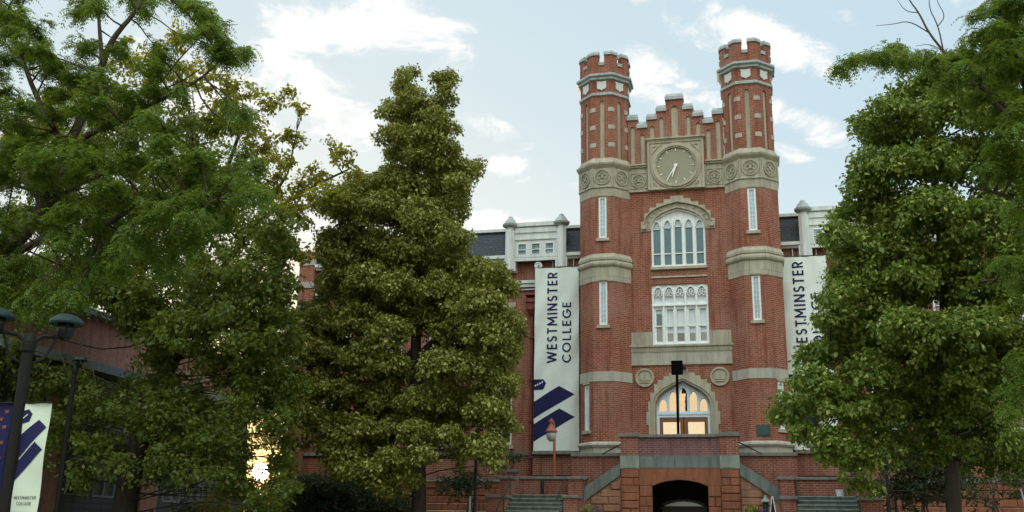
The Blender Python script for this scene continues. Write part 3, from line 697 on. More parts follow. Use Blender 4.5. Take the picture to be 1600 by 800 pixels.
for i, c in enumerate(cen):
    c *= .9; zt = tops[i]; A = ptarch(c-.175, c+.175, zt-.21, .29, 5); B = ptarch(c-.152, c+.152, zt-.21, .25, 5); m.fstrip(fw, B, A, -.22, -.17)
for i in range(4): m.fbox(fw, (i-1.5)*.3915-.025, (i-1.5)*.3915+.025, -.22, -.15, 6.58, 7.3 if i in (0, 3) else 7.55)
m.fbox(fw, -1.04, -.93, -.25, -.16, 4.2, 6.5); m.fbox(fw, .93, 1.04, -.25, -.16, 4.2, 6.5); m.fbox(fw, -.93, .93, -.25, -.165, 6.40, 6.499)
tw = m.build('transom_window', 'white_cool', H)
m = M(); m.fbox(fw, -1.05, 1.05, -.32, -.275, 6.55, 7.8); m.build('pane', 'glass_amber', tw)
for s_ in (-1, 1):
    m = M(); a, b = (.015, .925)
    def sb(u0, u1, z0, z1, d0=-.25, d1=-.19):
        if s_ > 0: m.fbox(fw, u0, u1, d0, d1, z0, z1)
        else: m.fbox(fw, -u1, -u0, d0, d1, z0, z1)
    sb(a, .14, 4.22, 6.395); sb(.80, b, 4.22, 6.395); sb(.14, .80, 6.22, 6.395); sb(.14, .80, 4.22, 5.1)
    dd = m.build('door', 'wood_door', H)
    m = M(); sb(.13, .81, 5.08, 6.24, -.235, -.215); m.build('pane', 'glass_door', dd)
    m = M(); sb(.05, .09, 5.0, 5.5, -.19, -.13); m.build('handle', 'dark_bronze', dd)
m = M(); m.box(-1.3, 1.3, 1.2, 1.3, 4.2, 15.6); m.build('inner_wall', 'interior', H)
m = M(); m.fbox(oface(3, 0, TR), -.25, .25, -.01, .03, 5.58, 5.99); m.fbox(oface(3, 0, TR), -.22, .22, .03, .04, 5.61, 5.96); m.build('plaque', 'bronze_plaque', H, bevel=.008)
m = M(); m.fbox(fw, .05, .17, .1, .24, 8.22, 8.34); m.build('wall_lantern', 'dark_bronze', H)

# ------------------------------------------------------------------ portico, terrace and stairs
m = M(); m.box(-2.04, 2.04, -1.75, .63, 4.02, 4.2); m.build('terrace_floor', 'concrete_step', H)
fp = F(-2.1); rr = random.Random(11)
def rough_blocks(m, f, u0, u1, z0, z1, ch, d, depth=.3, bl=.75, proud=.035, skip=None):
    z = z0; k = 0
    while z < z1-.02:
        zt = min(z+ch, z1)
        if z1-zt < ch*.35: zt = z1
        u = u0; first = True
        while u < u1-.01:
            un = min(u1, u+bl*rr.uniform(.7, 1.3)*(0.5 if first and k % 2 else 1)); first = False
            if u1-un < .18: un = u1
            parts = [(u, un)]
            if skip:
                s0 = skip(z, zt)
                if s0:
                    parts = [(max(u, a), min(un, b)) for a, b in ((u0, s0[0]), (s0[1], u1)) if min(un, b)-max(u, a) > .03]
            for a, b in parts:
                dd = d+rr.uniform(0, proud); g_ = .006
                q0 = [f.p(a+g_, z+g_, d-depth), f.p(b-g_, z+g_, d-depth), f.p(b-g_, zt-g_, d-depth), f.p(a+g_, zt-g_, d-depth)]
                q1 = [f.p(a+g_, z+g_, d), f.p(b-g_, z+g_, d), f.p(b-g_, zt-g_, d), f.p(a+g_, zt-g_, d)]
                e = .03; q2 = [f.p(a+g_+e, z+g_+e, dd+.015), f.p(b-g_-e, z+g_+e, dd+.01), f.p(b-g_-e, zt-g_-e, dd), f.p(a+g_+e, zt-g_-e, dd+.02)]
                m.hull6(q0, q1); m.hull6(q1, q2)
            u = un
        z = zt; k += 1
PO = M(); 
for sx in (-1, 1):
    x0, x1 = sorted((1.45*sx, 2.1*sx)); PO.box(x0, x1, -2.15, -1.5, 4.68, 5.36)
PO.split('portico_pier', 'brick_base', H)
m = M(); m.box(-1.45, 1.45, -2.06, -1.75, 4.66, 5.34); m.build('parapet', 'brick_purple', H)
m = M(); m.box(-1.45, 1.45, -2.14, -1.68, 5.34, 5.45); 
for sx in (-1, 1):
    x0, x1 = sorted((1.42*sx, 2.16*sx)); m.box(x0, x1, -2.22, -1.44, 5.36, 5.49)
m.build('parapet_coping', 'coping_stone', H, bevel=.012)
m = M()
for sx in (-1, 1):
    x0, x1 = sorted((1.43*sx, 2.12*sx)); m.box(x0, x1, -2.18, -1.5, 4.22, 4.68); x0, x1 = sorted((1.55*sx, 2.0*sx)); m.box(x0, x1, -2.20, -2.17, 4.255, 4.275)
m.split('pier_block', 'pier_stone', H, bevel=.012)
m = M(); m.box(-1.43, -.16, -2.10, -1.7, 4.25, 4.66); m.box(-.152, 1.43, -2.10, -1.7, 4.25, 4.66); m.build('stone_lintel', 'blue_stone', H, bevel=.01)
m = M()
for sx in (-1, 1):
    x0, x1 = sorted((1.45*sx, 2.1*sx)); rough_blocks(m, fp, x0, x1, 1.2, 4.22, .27, .05, .6, .9)
am = symm([(.98, 3.62), (.7, 3.74), (.35, 3.81), (0, 3.84)])
rough_blocks(m, fp, -1.45, -.98, 1.2, 3.62, .34, -.02, .5, .6); rough_blocks(m, fp, .98, 1.45, 1.2, 3.62, .34, -.02, .5, .6)
L = [(-1.45, 3.63)]+[(u, z+.01) for u, z in am]+[(1.45, 3.63)]+[(1.45, 4.25), (-1.45, 4.25)]; m.fprism(fp, L[::-1], -.45, -.012)
m.build('sandstone_base', 'sandstone', H)
m = M(); m.fstrip(fp, am, [(u*1.05, z+.14) for u, z in am], -.3, .02); m.build('arch_moulding', 'sandstone', H)
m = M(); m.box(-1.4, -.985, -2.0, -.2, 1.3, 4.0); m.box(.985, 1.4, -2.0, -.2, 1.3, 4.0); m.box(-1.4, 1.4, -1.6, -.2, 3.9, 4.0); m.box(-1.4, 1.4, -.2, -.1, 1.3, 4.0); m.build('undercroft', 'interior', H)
fi = F(-.3); arc = symm([(.72, 2.98), (.5, 3.07), (.25, 3.13), (0, 3.15)])
m = M(); m.fstrip(fi, [(-.8, 2.9), (-.72, 2.98)][1:]+arc[1:-1]+[(.72, 2.98)], [(u*1.12, z+.08) for u, z in arc], 0, .06); m.fbox(fi, -.85, .85, 0, .07, 2.88, 2.97)
for u in (-.8, -.02, .76): m.fbox(fi, u, u+.05, 0, .06, 1.5, 2.88)
ud = m.build('lower_door', 'wood_dark', H)
m = M(); m.fprism(fi, [(-.72, 2.97)]+arc+[(.72, 2.97)], .0, .02) if False else m.fprism(fi, arc, .0, .03); m.build('fanlight', 'blind', ud)  # pale fill stands in for the reflection in the fanlight glass
m = M(); m.fbox(fi, -.75, .76, 0, .02, 1.5, 2.88); m.build('door_panel', 'wood_dark', ud)
# raking stone parapets either side
for sx in (-1, 1):
    top = [(2.12, 4.42), (2.9, 3.93), (3.35, 3.62), (3.55, 3.40), (3.62, 3.15), (3.66, 2.4), (3.68, 1.5)]
    bot = [(2.12, 4.00), (2.75, 3.56), (3.15, 3.28), (3.36, 3.12), (3.46, 2.95), (3.53, 2.4), (3.55, 1.5)]
    m = M(); A = [(sx*u, z) for u, z in top]; B = [(sx*u, z) for u, z in bot]
    m.fstrip(fp, B, A, -.3, .03)
    m.split('raking_coping', 'blue_stone', H)
    m = M(); m.fstrip(fp, [(sx*2.11, 1.2)]*1+[(sx*u, 1.2) for u in (2.75, 3.15, 3.36, 3.46, 3.53)], [(sx*2.11, 4.0)]+[(sx*u, z-.01) for u, z in bot[1:6]], -.25, -.06)
    def sk(z, zt): return None
    zz = 1.4
    while zz < 3.9:
        zt = zz+.26
        ue = 2.12
        for (ua, za), (ub, zb) in zip(bot[:-1], bot[1:]):
            if zb <= zt <= za and za > zb: ue = ua+(ub-ua)*(za-zt)/(za-zb)
        if zt < 2.4: ue = 3.5
        ue = min(ue, 3.5)
        if ue > 2.2: rough_blocks(m, fp, min(sx*2.13, sx*ue), max(sx*2.13, sx*ue), zz, zt, .26, -.03, .1, .8)
        zz = zt
    m.build('stair_flank', 'sandstone_tan', H)
    m = M(); P0 = (sx*2.12, -1.3, 5.22); P1 = (sx*2.72, -1.3, 4.90); m.tube([P0, P1, (sx*2.9, -1.3, 4.8)], .022, 6); m.tube([(sx*2.12, -1.3, 5.22), (sx*2.0, -1.5, 5.22)], .02, 6); m.split('handrail', 'dark_bronze', H)
    # outer stair
    m = M(); n = 14
    for i in range(n):
        z = 3.25-i*.15; y0 = -2.75-i*.30
        if z > 1.5: m.box(min(sx*3.95, sx*5.9), max(sx*3.95, sx*5.9), y0-.30-.02, y0+.0 if i else -1.9, z-.15, z) ; m.box(min(sx*3.96, sx*5.89), max(sx*3.96, sx*5.89), y0-.29, y0+.3, 1.3, z-.15)
    sc_o = m.build('staircase', 'concrete_step', H)
    for i in range(5):
        z = 3.25-i*.15; y0 = -2.75-i*.30; k = M(); k.box(min(sx*3.97, sx*5.88), max(sx*3.97, sx*5.88), y0-.345, y0-.30, z-.035, z+.004); k.build('nosing', 'pier_stone', sc_o)
    m = M(); lo, hi = sorted((sx*3.42, sx*6.2)); m.box(lo, hi, -2.0, -1.7, 1.4, 3.84)
    def cheek(a, b, y0, y1, z): lo, hi = sorted((sx*a, sx*b)); m.box(lo, hi, y0, y1, 1.4, z)
    def ccap(a, b, y0, y1, z):
        lo, hi = sorted((sx*a, sx*b)); k.box(lo-.05, hi+.05, y0-.06, y1+.03, z, z+.11)
    cheek(3.45, 3.93, -2.75, -2.0, 3.80); cheek(3.45, 3.93, -3.7, -2.75, 3.10); cheek(3.47, 3.91, -4.7, -3.7, 2.5)
    cheek(5.91, 6.25, -2.5, -1.95, 4.05); cheek(5.91, 6.35, -3.2, -2.5, 3.78); cheek(5.91, 6.6, -4.1, -3.2, 3.08); cheek(5.93, 6.58, -5.2, -4.1, 2.5)
    m.split('stair_cheek_wall', 'brick_base', H)
    k = M(); lo, hi = sorted((sx*3.36, sx*6.2)); k.box(lo, hi, -2.06, -1.64, 3.84, 3.95)
    ccap(3.45, 3.93, -2.75, -2.08, 3.80); ccap(3.45, 3.93, -3.7, -2.83, 3.10); ccap(5.91, 6.25, -2.5, -2.09, 4.05); ccap(5.91, 6.35, -3.2, -2.58, 3.78); ccap(5.91, 6.6, -4.1, -3.27, 3.08)
    k.split('cheek_coping', 'coping_stone', H, bevel=.02)
    m = M(); m.tube([(sx*5.86, -2.2, 4.15), (sx*5.86, -3.0, 3.95), (sx*5.86, -4.6, 3.1), (sx*5.86, -5.6, 2.6)], .022, 6); m.tube([(sx*3.99, -2.5, 3.9), (sx*3.99, -3.2, 3.75), (sx*3.99, -4.6, 3.0)], .02, 6)
    m.tube([(sx*5.86, -4.6, 3.1), (sx*5.86, -4.6, 2.3)], .02, 6); m.split('stair_rail', 'iron', H)
    if sx < 0: m = M(); m.tube([(-5.0, -2.08, 3.82), (-5.0, -2.08, 3.2)], .06, 10); m.build('drain_pipe', 'green_metal', H)

# ------------------------------------------------------------------ wings
WY = 1.9; fW = F(WY)
for sx in (-1, 1):
    def s2(a, b): return (min(sx*a, sx*b), max(sx*a, sx*b))
    cols = [7.75, 10.3, 12.7, 15.1]
    holes = []
    for c in cols:
        for z0_, z1_ in ((5.45, 7.65), (9.2, 11.3)): holes.append((sx*c-.6, sx*c+.6, z0_, z1_))
    a, b = s2(3.3, 17.0)
    m = M(); m.wall(fW, a, b, 4.1, 13.4, holes, .2)
    xo = sx*17.0
    fs = Fr((xo, WY), -math.pi/2) if sx < 0 else Fr((xo, WY), math.pi/2)
    if sx < 0: m.wall(fs, -12, 0, 1.2, 13.4, [])
    else: m.wall(fs, 0, 12, 1.2, 13.4, [])
    # corner pier
    a2, b2 = s2(16.4, 17.15); m.box(a2, b2, WY-.18, WY+.6, 4.1, 14.2)
    wg = m.build('wing', 'brick', H)
    m = M(); rough_blocks(m, fW, a, b, 1.3, 4.0, .30, .06, .3, .9); m.build('wing_plinth', 'sandstone', H)
    m = M(); m.fbox(fW, a, b, 0, .14, 4.0, 4.12); m.fbox(fW, a, b, 0, .08, 5.04, 5.17); m.build('string_course', 'coping_stone', H)
    m = M()
    for z in (13.55, 12.5, 11.4, 10.3, 9.1):
        m.box(a2-.03, b2+.03, WY-.22, WY+.5, z, z+.28)
    m.split('corner_band', 'stone_light', H)
    a3, b3 = s2(3.9, 16.35)
    m = M(); m.fbox(fW, a3, b3, 0, .22, 12.30, 12.42); m.fbox(fW, a3, b3, 0, .16, 12.14, 12.30); m.fbox(fW, a3, b3, 0, .10, 12.02, 12.08)
    m.fbox(fW, a3, b3, 0, .18, 13.32, 13.42); m.fbox(fW, a3, b3, -.3, .30, 13.42, 13.56); m.build('eaves_cornice', 'white_trim', H)
    m = M()
    for i in range(16):
        u = sx*(4.6+i*.75); m.fbox(fW, u-.06, u+.06, 0.1, .2, 12.085, 12.138)
    m.split('bracket', 'old_paint', H)
    ro = M(); y0, y1 = WY-.15, WY+.55
    ro.hull6([(a3, y0, 13.56), (b3, y0, 13.56), (b3, y1+.3, 13.56), (a3, y1+.3, 13.56)], [(a3, y1-.15, 14.82), (b3, y1-.15, 14.82), (b3, y1+.3, 14.82), (a3, y1+.3, 14.82)])
    ro.box(a3, b3, y1+.3, 12, 13.5, 14.8); rf = ro.build('mansard_roof', 'slate', H)
    m = M(); m.box(a3, b3, y1-.26, y1+.4, 14.82, 14.95); m.build('ridge_trim', 'white_trim', rf)
    # dormer
    fd = F(1.62); m = M(); da, db = s2(5.22, 7.08)
    hs = [(sx*c-.21, sx*c+.21, 13.46, 14.06) for c in (5.55, 6.15, 6.75)]
    m.wall(fd, da, db, 13.30, 14.92, hs, .06)
    m.fbox(fd, da, db, 0, .10, 14.80, 14.97); m.fbox(fd, da, db, 0, .05, 14.20, 14.26); m.fbox(fd, da, db, 0, .045, 14.52, 14.74); m.fbox(fd, da, db, 0, .09, 13.24, 13.34)
    m.box(da, db, 1.7, 2.6, 14.90, 14.96)
    q = m.build('dormer', 'dormer_paint', H)
    m = M(); m.box(da+.02, db-.02, 1.75, 2.4, 13.3, 14.9); m.build('dormer_side', 'slate', q)
    for c in (5.55, 6.15, 6.75):
        c *= sx; m = M()
        for e in ((c-.21, c-.17, 13.46, 14.06), (c+.17, c+.21, 13.46, 14.06), (c-.17, c+.17, 13.46, 13.50), (c-.17, c+.17, 14.02, 14.06), (c-.17, c+.17, 13.75, 13.78)): m.fbox(fd, e[0], e[1], -.05, .015, e[2], e[3])
        wn_ = m.build('dormer_window', 'white_paint', H); m = M(); m.fbox(fd, c-.18, c+.18, -.06, -.035, 13.48, 14.04); m.build('pane', 'glass_dormer', wn_)
    for c in (5.02, 7.28):
        c *= sx; m = M(); m.lathe(c, 1.62, [(.19, 12.86), (.20, 12.9), (.20, 14.62), (.17, 14.66), (.17, 14.80)], 8, True)
        m.box(c-.26, c+.26, 1.55, 1.9, 12.82, 13.36)
        p_ = m.build('dormer_post', 'dormer_paint', H)
        m = M(); m.lathe(c, 1.62, [(.19, 14.76), (.34, 14.84), (.36, 14.92), (.30, 14.97), (.22, 15.10), (.13, 15.20), (.10, 15.27), (.03, 15.31)], 16); m.build('dome_cap', 'coping_metal', p_, smooth=False)
    # framed brick panels beneath the eaves
    m = M()
    for u0, u1 in ((5.42, 5.46), (4.50, 4.54)): 
        a4, b4 = s2(u0, u1); m.fbox(fW, a4, b4, 0, .12, 12.86, 13.32)
    m.split('panel_frame', 'white_trim', H)
    # windows
    for c in cols:
        for z0_, z1_ in ((5.45, 7.65), (9.2, 11.3)):
            u = sx*c; m = M(); zm = (z0_+z1_)/2
            for e in ((u-.6, u-.52, z0_, z1_), (u+.52, u+.6, z0_, z1_), (u-.52, u+.52, z0_, z0_+.09), (u-.52, u+.52, z1_-.09, z1_), (u-.52, u+.52, zm-.035, zm+.035)): m.fbox(fW, e[0], e[1], -.16, -.06, e[2], e[3])
            for q_ in (-.17, .17): m.fbox(fW, u+q_-.012, u+q_+.012, -.14, -.10, z0_+.09, z1_-.09)
            for q_ in (.25, .75): m.fbox(fW, u-.52, u+.52, -.139, -.101, z0_+(z1_-z0_)*q_-.012, z0_+(z1_-z0_)*q_+.012)
            ww = m.build('sash_window', 'white_paint', H); m = M(); m.fbox(fW, u-.53, u+.53, -.18, -.13, z0_+.05, z1_-.05); m.build('pane', 'glass_dark', ww)
            m = M(); m.fbox(fW, u-.7, u+.7, -.15, .08, z0_-.14, z0_); m.build('sill', 'stone_plain', ww); m = M(); m.fbox(fW, u-.7, u+.7, -.02, .03, z1_, z1_+.22); m.split('lintel', 'stone_plain', ww)
    # leader head and downpipe
    c = 6.30*sx; m = M(); m.fbox(fW, c-.26, c+.26, .02, .42, 11.42, 11.52); m.fbox(fW, c-.22, c+.22, .02, .36, 11.12, 11.42)
    m.hull6([fW.p(c-.09, 10.86, .05), fW.p(c+.09, 10.86, .05), fW.p(c+.09, 10.86, .2), fW.p(c-.09, 10.86, .2)], [fW.p(c-.22, 11.12, .02), fW.p(c+.22, 11.12, .02), fW.p(c+.22, 11.12, .36), fW.p(c-.22, 11.12, .36)])
    m.fbox(fW, c-.27, c+.27, .02, .44, 11.72, 11.80); m.fbox(fW, c-.24, c+.24, .02, .38, 11.52, 11.60); m.tube([fW.p(c, 11.0, .12), fW.p(c, 1.6, .12)], .065, 10)
    for z in (9.9, 8.1, 6.4, 4.9): m.fbox(fW, c-.11, c+.11, .0, .21, z, z+.08)
    m.build('downpipe', 'old_paint', H)
# low brick wall and stone shelf under the left and right banners
for sx in (-1, 1):
    lo, hi = sorted((sx*4.16, sx*6.12)); m = M(); m.box(lo, hi, 1.3, 1.86, 4.2, 5.02); m.split('shelf_wall', 'brick_base', H); m = M(); m.box(lo, hi+.0, 1.15, 1.87, 5.02, 5.14); m.build('stone_shelf', 'coping_stone', H, bevel=.01)

# ------------------------------------------------------------------ hanging banners on the hall
def banner_big(sx, BY, label):
    x0, x1 = ((-6.10, -4.22) if sx < 0 else (4.10, 5.78)); zt, zb = 12.86, 5.17; Wd = x1-x0; Hh = zt-zb
    def bulge(x, z):
        u = (x-x0)/Wd; v = (z-zb)/Hh
        fold = math.sin((u*1.7-v*2.2)*7+2*math.sin(v*5))*(.25+.75*abs(u-.5)*2)
        return .08*math.sin(u*math.pi)*(.5+.5*math.sin(v*3.0+1))+.034*fold+.05*max(0, v-.8)*5*math.sin(u*13+(v-.8)*22)*.35
    xa = x0 if sx < 0 else 3.90
    if sx > 0: x0 = 4.05; Wd = x1-x0
    o = thing('hanging_banner', (x0+Wd/2, BY, zb), label, 'banner', 'tall banners hanging from the hall')
    m = M(); nu, nv = 34, 130; P = [[None]*(nv+1) for _ in range(nu+1)]
    for i in range(nu+1):
        for j in range(nv+1):
            x = x0+Wd*i/nu; z = zb+Hh*j/nv
            if j > nv-2: z -= .05*math.sin(i/nu*math.pi)**2
            P[i][j] = (x, BY-bulge(x, z), z)
    idx = {}
    for i in range(nu+1):
        for j in range(nv+1): idx[i, j] = len(m.v); m.v.append(P[i][j])
    b0 = len(m.v)
    m.v += [(a, b+.006, c) for a, b, c in m.v[:b0]]
    for i in range(nu):
        for j in range(nv):
            q = [idx[i, j], idx[i+1, j], idx[i+1, j+1], idx[i, j+1]]; m.f.append(q); m.f.append([b0+k for k in q[::-1]])
    m.build('cloth', 'banner_cloth', o, smooth=True)
    def on(x, z, e=.008): return (x, BY-bulge(x, z)-e, z)
    def flat(poly, name, mat, e=.008, sub=10):
        bm = bmesh.new(); f = bm.faces.new([bm.verts.new((u, 0, z)) for u, z in poly])
        bmesh.ops.triangulate(bm, faces=bm.faces[:]); 
        for _ in range(3): bmesh.ops.subdivide_edges(bm, edges=bm.edges[:], cuts=1, use_grid_fill=True); bmesh.ops.triangulate(bm, faces=bm.faces[:])
        mm = M(); bm.verts.index_update(); mm.v = [on(v.co.x, v.co.z, e) for v in bm.verts]; mm.f = [[v.index for v in f_.verts] for f_ in bm.faces]; bm.free()
        # face the viewer
        for i_, f_ in enumerate(mm.f):
            a, b, c = [Vector(mm.v[k]) for k in f_[:3]]
            if (b-a).cross(c-a).y > 0: mm.f[i_] = f_[::-1]
        return mm.build(name, mat, o)
    # artwork measured as fractions across / metres up
    def U(px): return xa+1.88*(px-838)/67.0
    def Zz(py): return zb+Hh*(706-py)/285.0
    Lr = lambda pts: [(max(x0, U(a)), Zz(b)) for a, b in pts]
    flat(Lr([(838, 632), (876, 609), (899, 622), (838, 657.5)]), 'stripe', 'navy')
    flat(Lr([(838, 666), (876.5, 643), (899, 656), (838, 692.5)]), 'stripe', 'navy')
    hx = flat(Lr([(838, 598), (852, 598), (856.5, 604.5), (852, 614), (838, 614)]), 'emblem', 'navy')
    for k in range(4): flat(Lr([(838.8+k*3.4, 609.6-k*1.7), (841.0+k*3.4, 608.4-k*1.7), (841.4+k*3.4, 605.8-k*1.7), (839.2+k*3.4, 606.9-k*1.7)]), 'emblem_mark', 'banner_cloth', .012)
    for txt, xb, z_lo, z_hi, cap in (('WESTMINSTER', U(873.0), Zz(573.5), Zz(430), .46), ('COLLEGE', U(893.5), Zz(573.5), Zz(479), .38)):
        t0 = text_mesh(txt)
        vs = np.array(t0.v); wx = vs[:, 0].max()-vs[:, 0].min(); hy = vs[:, 1].max()-vs[:, 1].min()
        ax = (z_hi-z_lo)/wx; ay = cap/hy*.98; mx_, my_ = vs[:, 0].min(), vs[:, 1].min()
        t0.v = [on(xb-(b-my_)*ay, z_lo+(a-mx_)*ax, .013+c) for a, b, c in t0.v]
        for i_, f_ in enumerate(t0.f):
            a, b, c = [Vector(t0.v[k]) for k in f_[:3]]
            if (b-a).cross(c-a).y > 0: t0.f[i_] = f_[::-1]
        t0.build('lettering', 'navy', o)
    m = M(); m.tube([(x0-.03, BY+.0, zt+.0), (x1+.03, BY+.0, zt+.0)], .02, 6)
    for xx in (x0+.03, x1-.03): m.tube([(xx, BY, zt), (xx, WY, zt+.1)], .012, 5)
    m.build('hanging_bar', 'iron', o)
banner_big(-1, 1.35, 'tall pale banner left of the towers reading WESTMINSTER COLLEGE, behind the small copper lamp')
banner_big(1, 1.35, 'tall pale banner right of the towers, half hidden behind the green tree')
# round floodlight at the banner corner
o = thing('floodlight', (-5.98, 1.6, 12.95), 'small round white floodlight above the top left corner of the left banner', 'floodlight')
m = M(); f = F(1.55); m.fdisc(f, -5.99, 12.98, .15, .0, .08, 20); m.fring(f, -5.99, 12.98, .13, .165, 0, .12, 20); m.build('housing', 'white_paint', o)
m = M(); m.fdisc(f, -5.97, 12.97, .04, .08, .10, 8); m.fbox(f, -5.99, -5.95, -.35, 0, 12.96, 13.0); m.split('bracket', 'iron', o)
o = thing('floodlight', (5.75, 1.6, 12.95), 'small round floodlight on the right wing, at the leaf edge above the right banner', 'floodlight')
m = M(); m.fdisc(f, 6.0, 12.98, .13, .0, .08, 20); m.build('housing', 'white_paint', o)

# ------------------------------------------------------------------ small things round the hall
o = thing('sign_pole', (-.03, -1.6, 4.2), 'black square box on a thin pole standing in front of the arched doors', 'pole box')
m = M(); m.tube([(-.05, -1.6, 4.2), (-.03, -1.6, 7.72)], .05, 8); m.build('pole', 'black_metal', o)
m = M(); m.box(-.22, .19, -1.7, -1.5, 7.70, 8.20); m.box(-.23, .20, -1.705, -1.68, 7.69, 8.21); m.build('box', 'black_metal', o, bevel=.01)
p = at(866, 742, -1.85)
o = thing('copper_lamp', (p[0], -1.85, 3.95), 'small copper coloured lamp on a post, in front of the left banner', 'lamp')
x = p[0]; q = at(866, 672, -1.85); zt = q[2]
m = M(); m.tube([(x, -1.85, 3.9), (x, -1.85, zt+.05)], .05, 8)
arc_ = [(x-.0-.17*(1-math.cos(t))*.75, -1.85, zt+.0+.34*math.sin(t)) for t in [k*math.pi/8 for k in range(9)]]
m.tube([(x, -1.85, zt+.0)]+[(a, b, c+.05) for a, b, c in arc_[:7]], .032, 6); m.build('post', 'copper_paint', o)
lx = x-.12
m = M(); m.lathe(lx, -1.85, [(.23, zt-.08), (.235, zt-.04), (.14, zt+.08), (.09, zt+.18), (.05, zt+.22), (.06, zt+.34), (.02, zt+.44)], 12); m.build('lamp_hood', 'copper_paint', o)
m = M(); m.lathe(lx, -1.85, [(.07, zt-.42), (.15, zt-.34), (.19, zt-.22), (.185, zt-.08)], 12); m.build('lamp_glass', 'lamp_glass', o, smooth=True)
p = at(1315, 776, -2.95)
o = thing('bucket', (p[0], -2.45, 3.25), 'white bucket on the top step of the right hand stair', 'bucket')
m = M(); m.lathe(p[0], -2.5, [(.12, 3.26), (.155, 3.46), (.165, 3.47), (.165, 3.49), (.14, 3.49), (.11, 3.28)], 16); m.build('shell', 'bucket_white', o)
m = M(); m.tube([(p[0]+.16*math.cos(t), -2.5-.02, 3.48-.10*math.sin(t)) for t in [k*math.pi/8 for k in range(9)]], .006, 5); m.build('handle', 'iron', o)

# ------------------------------------------------------------------ foliage engine
class Leaves:
    def __init__(s): s.q = []
    def add(s, Q): s.q.append(Q)
    def build(s, name, mat, parent):
        Q = np.concatenate(s.q); n = len(Q); off = np.zeros(3); q = parent
        while q is not None: off += np.array(q.location); q = q.parent
        me = bpy.data.meshes.new(name); me.vertices.add(n*4); me.vertices.foreach_set('co', (Q.reshape(-1, 3)-off).astype(np.float32).ravel())
        me.loops.add(n*4); me.loops.foreach_set('vertex_index', np.arange(n*4, dtype=np.int32)); me.polygons.add(n); me.polygons.foreach_set('loop_start', np.arange(0, n*4, 4, dtype=np.int32))
        me.update(calc_edges=True); me.materials.append(MT[mat]); o = bpy.data.objects.new(name, me); C.objects.link(o)
        if parent is not None: o.parent = parent
        return o
rng = np.random.default_rng(5)
def leaf_quads(P, size, out, up=.5, droop=.35, aspect=.62, var=.28):
    n = len(P); nr = rng.normal(size=(n, 3)); nr[:, 2] += up*1.6; nr += out*.9; nr /= np.linalg.norm(nr, axis=1)[:, None]
    ax = rng.normal(size=(n, 3)); ax[:, 2] -= droop*2; ax -= nr*(ax*nr).sum(1)[:, None]; ax /= np.linalg.norm(ax, axis=1)[:, None]+1e-9
    sd = np.cross(nr, ax); L = (size*(1+var*rng.normal(size=n)))[:, None]; Wd = L*aspect*.5
    return np.stack([P, P+ax*L*.45+sd*Wd, P+ax*L+nr*L*-.08, P+ax*L*.45-sd*Wd], 1)
def blob_leaves(c, r, size, dens, squash=.85, per=26, cr=.30, up=.5, bottom=.25, inner=.15, ay=1.0, **k):
    c = np.array(c); n = max(4, int(dens*r*r*12.57/(cr*cr*2.6)))
    d = rng.normal(size=(n*2, 3)); d /= np.linalg.norm(d, axis=1)[:, None]
    keep = (d[:, 2] > -.25) | (rng.random(n*2) < bottom); d = d[keep][:n]
    rad = r*(.80+.28*rng.random((len(d), 1))); ins = rng.random(len(d)) < inner; rad[ins] *= rng.random((ins.sum(), 1))*.7+.1
    # lumpy outline
    ph = rng.random(3)*6; rad *= 1+.14*np.sin(d[:, :1]*5+ph[0])*np.cos(d[:, 2:3]*4+ph[1])
    cc = c+d*rad*np.array([1, ay, squash]); m_ = len(cc); idx = np.repeat(np.arange(m_), per)
    o = rng.normal(size=(m_*per, 3)); o /= np.linalg.norm(o, axis=1)[:, None]; o *= (rng.random((m_*per, 1))**.4)
    crr = cr*(.7+.6*rng.random(m_))[idx][:, None]
    P = cc[idx]+o*crr*np.array([1, 1, .7]); out = d[idx]*.5+o*.6
    sz_ = size*(.75+.5*rng.random(m_))[idx][:, None][:, 0]
    return leaf_quads(P, sz_, out, up=up, **k), cc
def frond_quads(P, dirs, L, npair=5, lw=.016, ll=.05):
    # pinnate leaves: a drooping rachis with paired leaflets
    n = len(P); t = (np.arange(npair)+.6)/npair; Q = []
    side = np.cross(dirs, np.array([0, 0, 1.0])); side /= np.linalg.norm(side, axis=1)[:, None]+1e-9
    for tt in t:
        base = P+dirs*L[:, None]*tt+np.array([0, 0, -1])*(L*.75*tt*tt)[:, None]
        tang = dirs+np.array([0, 0, -1.5])*tt; tang /= np.linalg.norm(tang, axis=1)[:, None]
        for s_ in (-1, 1):
            ld = side*s_*.85+tang*.55+np.array([0, 0, -.25])+rng.normal(size=(n, 3))*.12; ld /= np.linalg.norm(ld, axis=1)[:, None]
            wv = np.cross(ld, rng.normal(size=(n, 3))*.5+np.array([0, 0, 1])); wv /= np.linalg.norm(wv, axis=1)[:, None]+1e-9
            l_ = ll*(1.1-.45*abs(tt-.45)*2)
            Q.append(np.stack([base, base+ld*l_*.5+tang*lw, base+ld*l_, base+ld*l_*.5-tang*lw], 1))
    return np.concatenate(Q)
def limb(m, a, b, r0, r1, sag=.0, n=6, wob=.12, side=6):
    a, b = np.array(a, float), np.array(b, float); L = np.linalg.norm(b-a); pts, rr_ = [], []
    ph = rng.normal(size=(2, 3))*wob*L*.35
    for i in range(n+1):
        t = i/n; p = a*(1-t)+b*t+ph[0]*math.sin(t*math.pi)+ph[1]*.5*math.sin(t*2*math.pi); p[2] += sag*L*math.sin(t*math.pi); pts.append(p); rr_.append(r0*(1-t)+r1*t)
    m.tube(pts, rr_, side); return pts
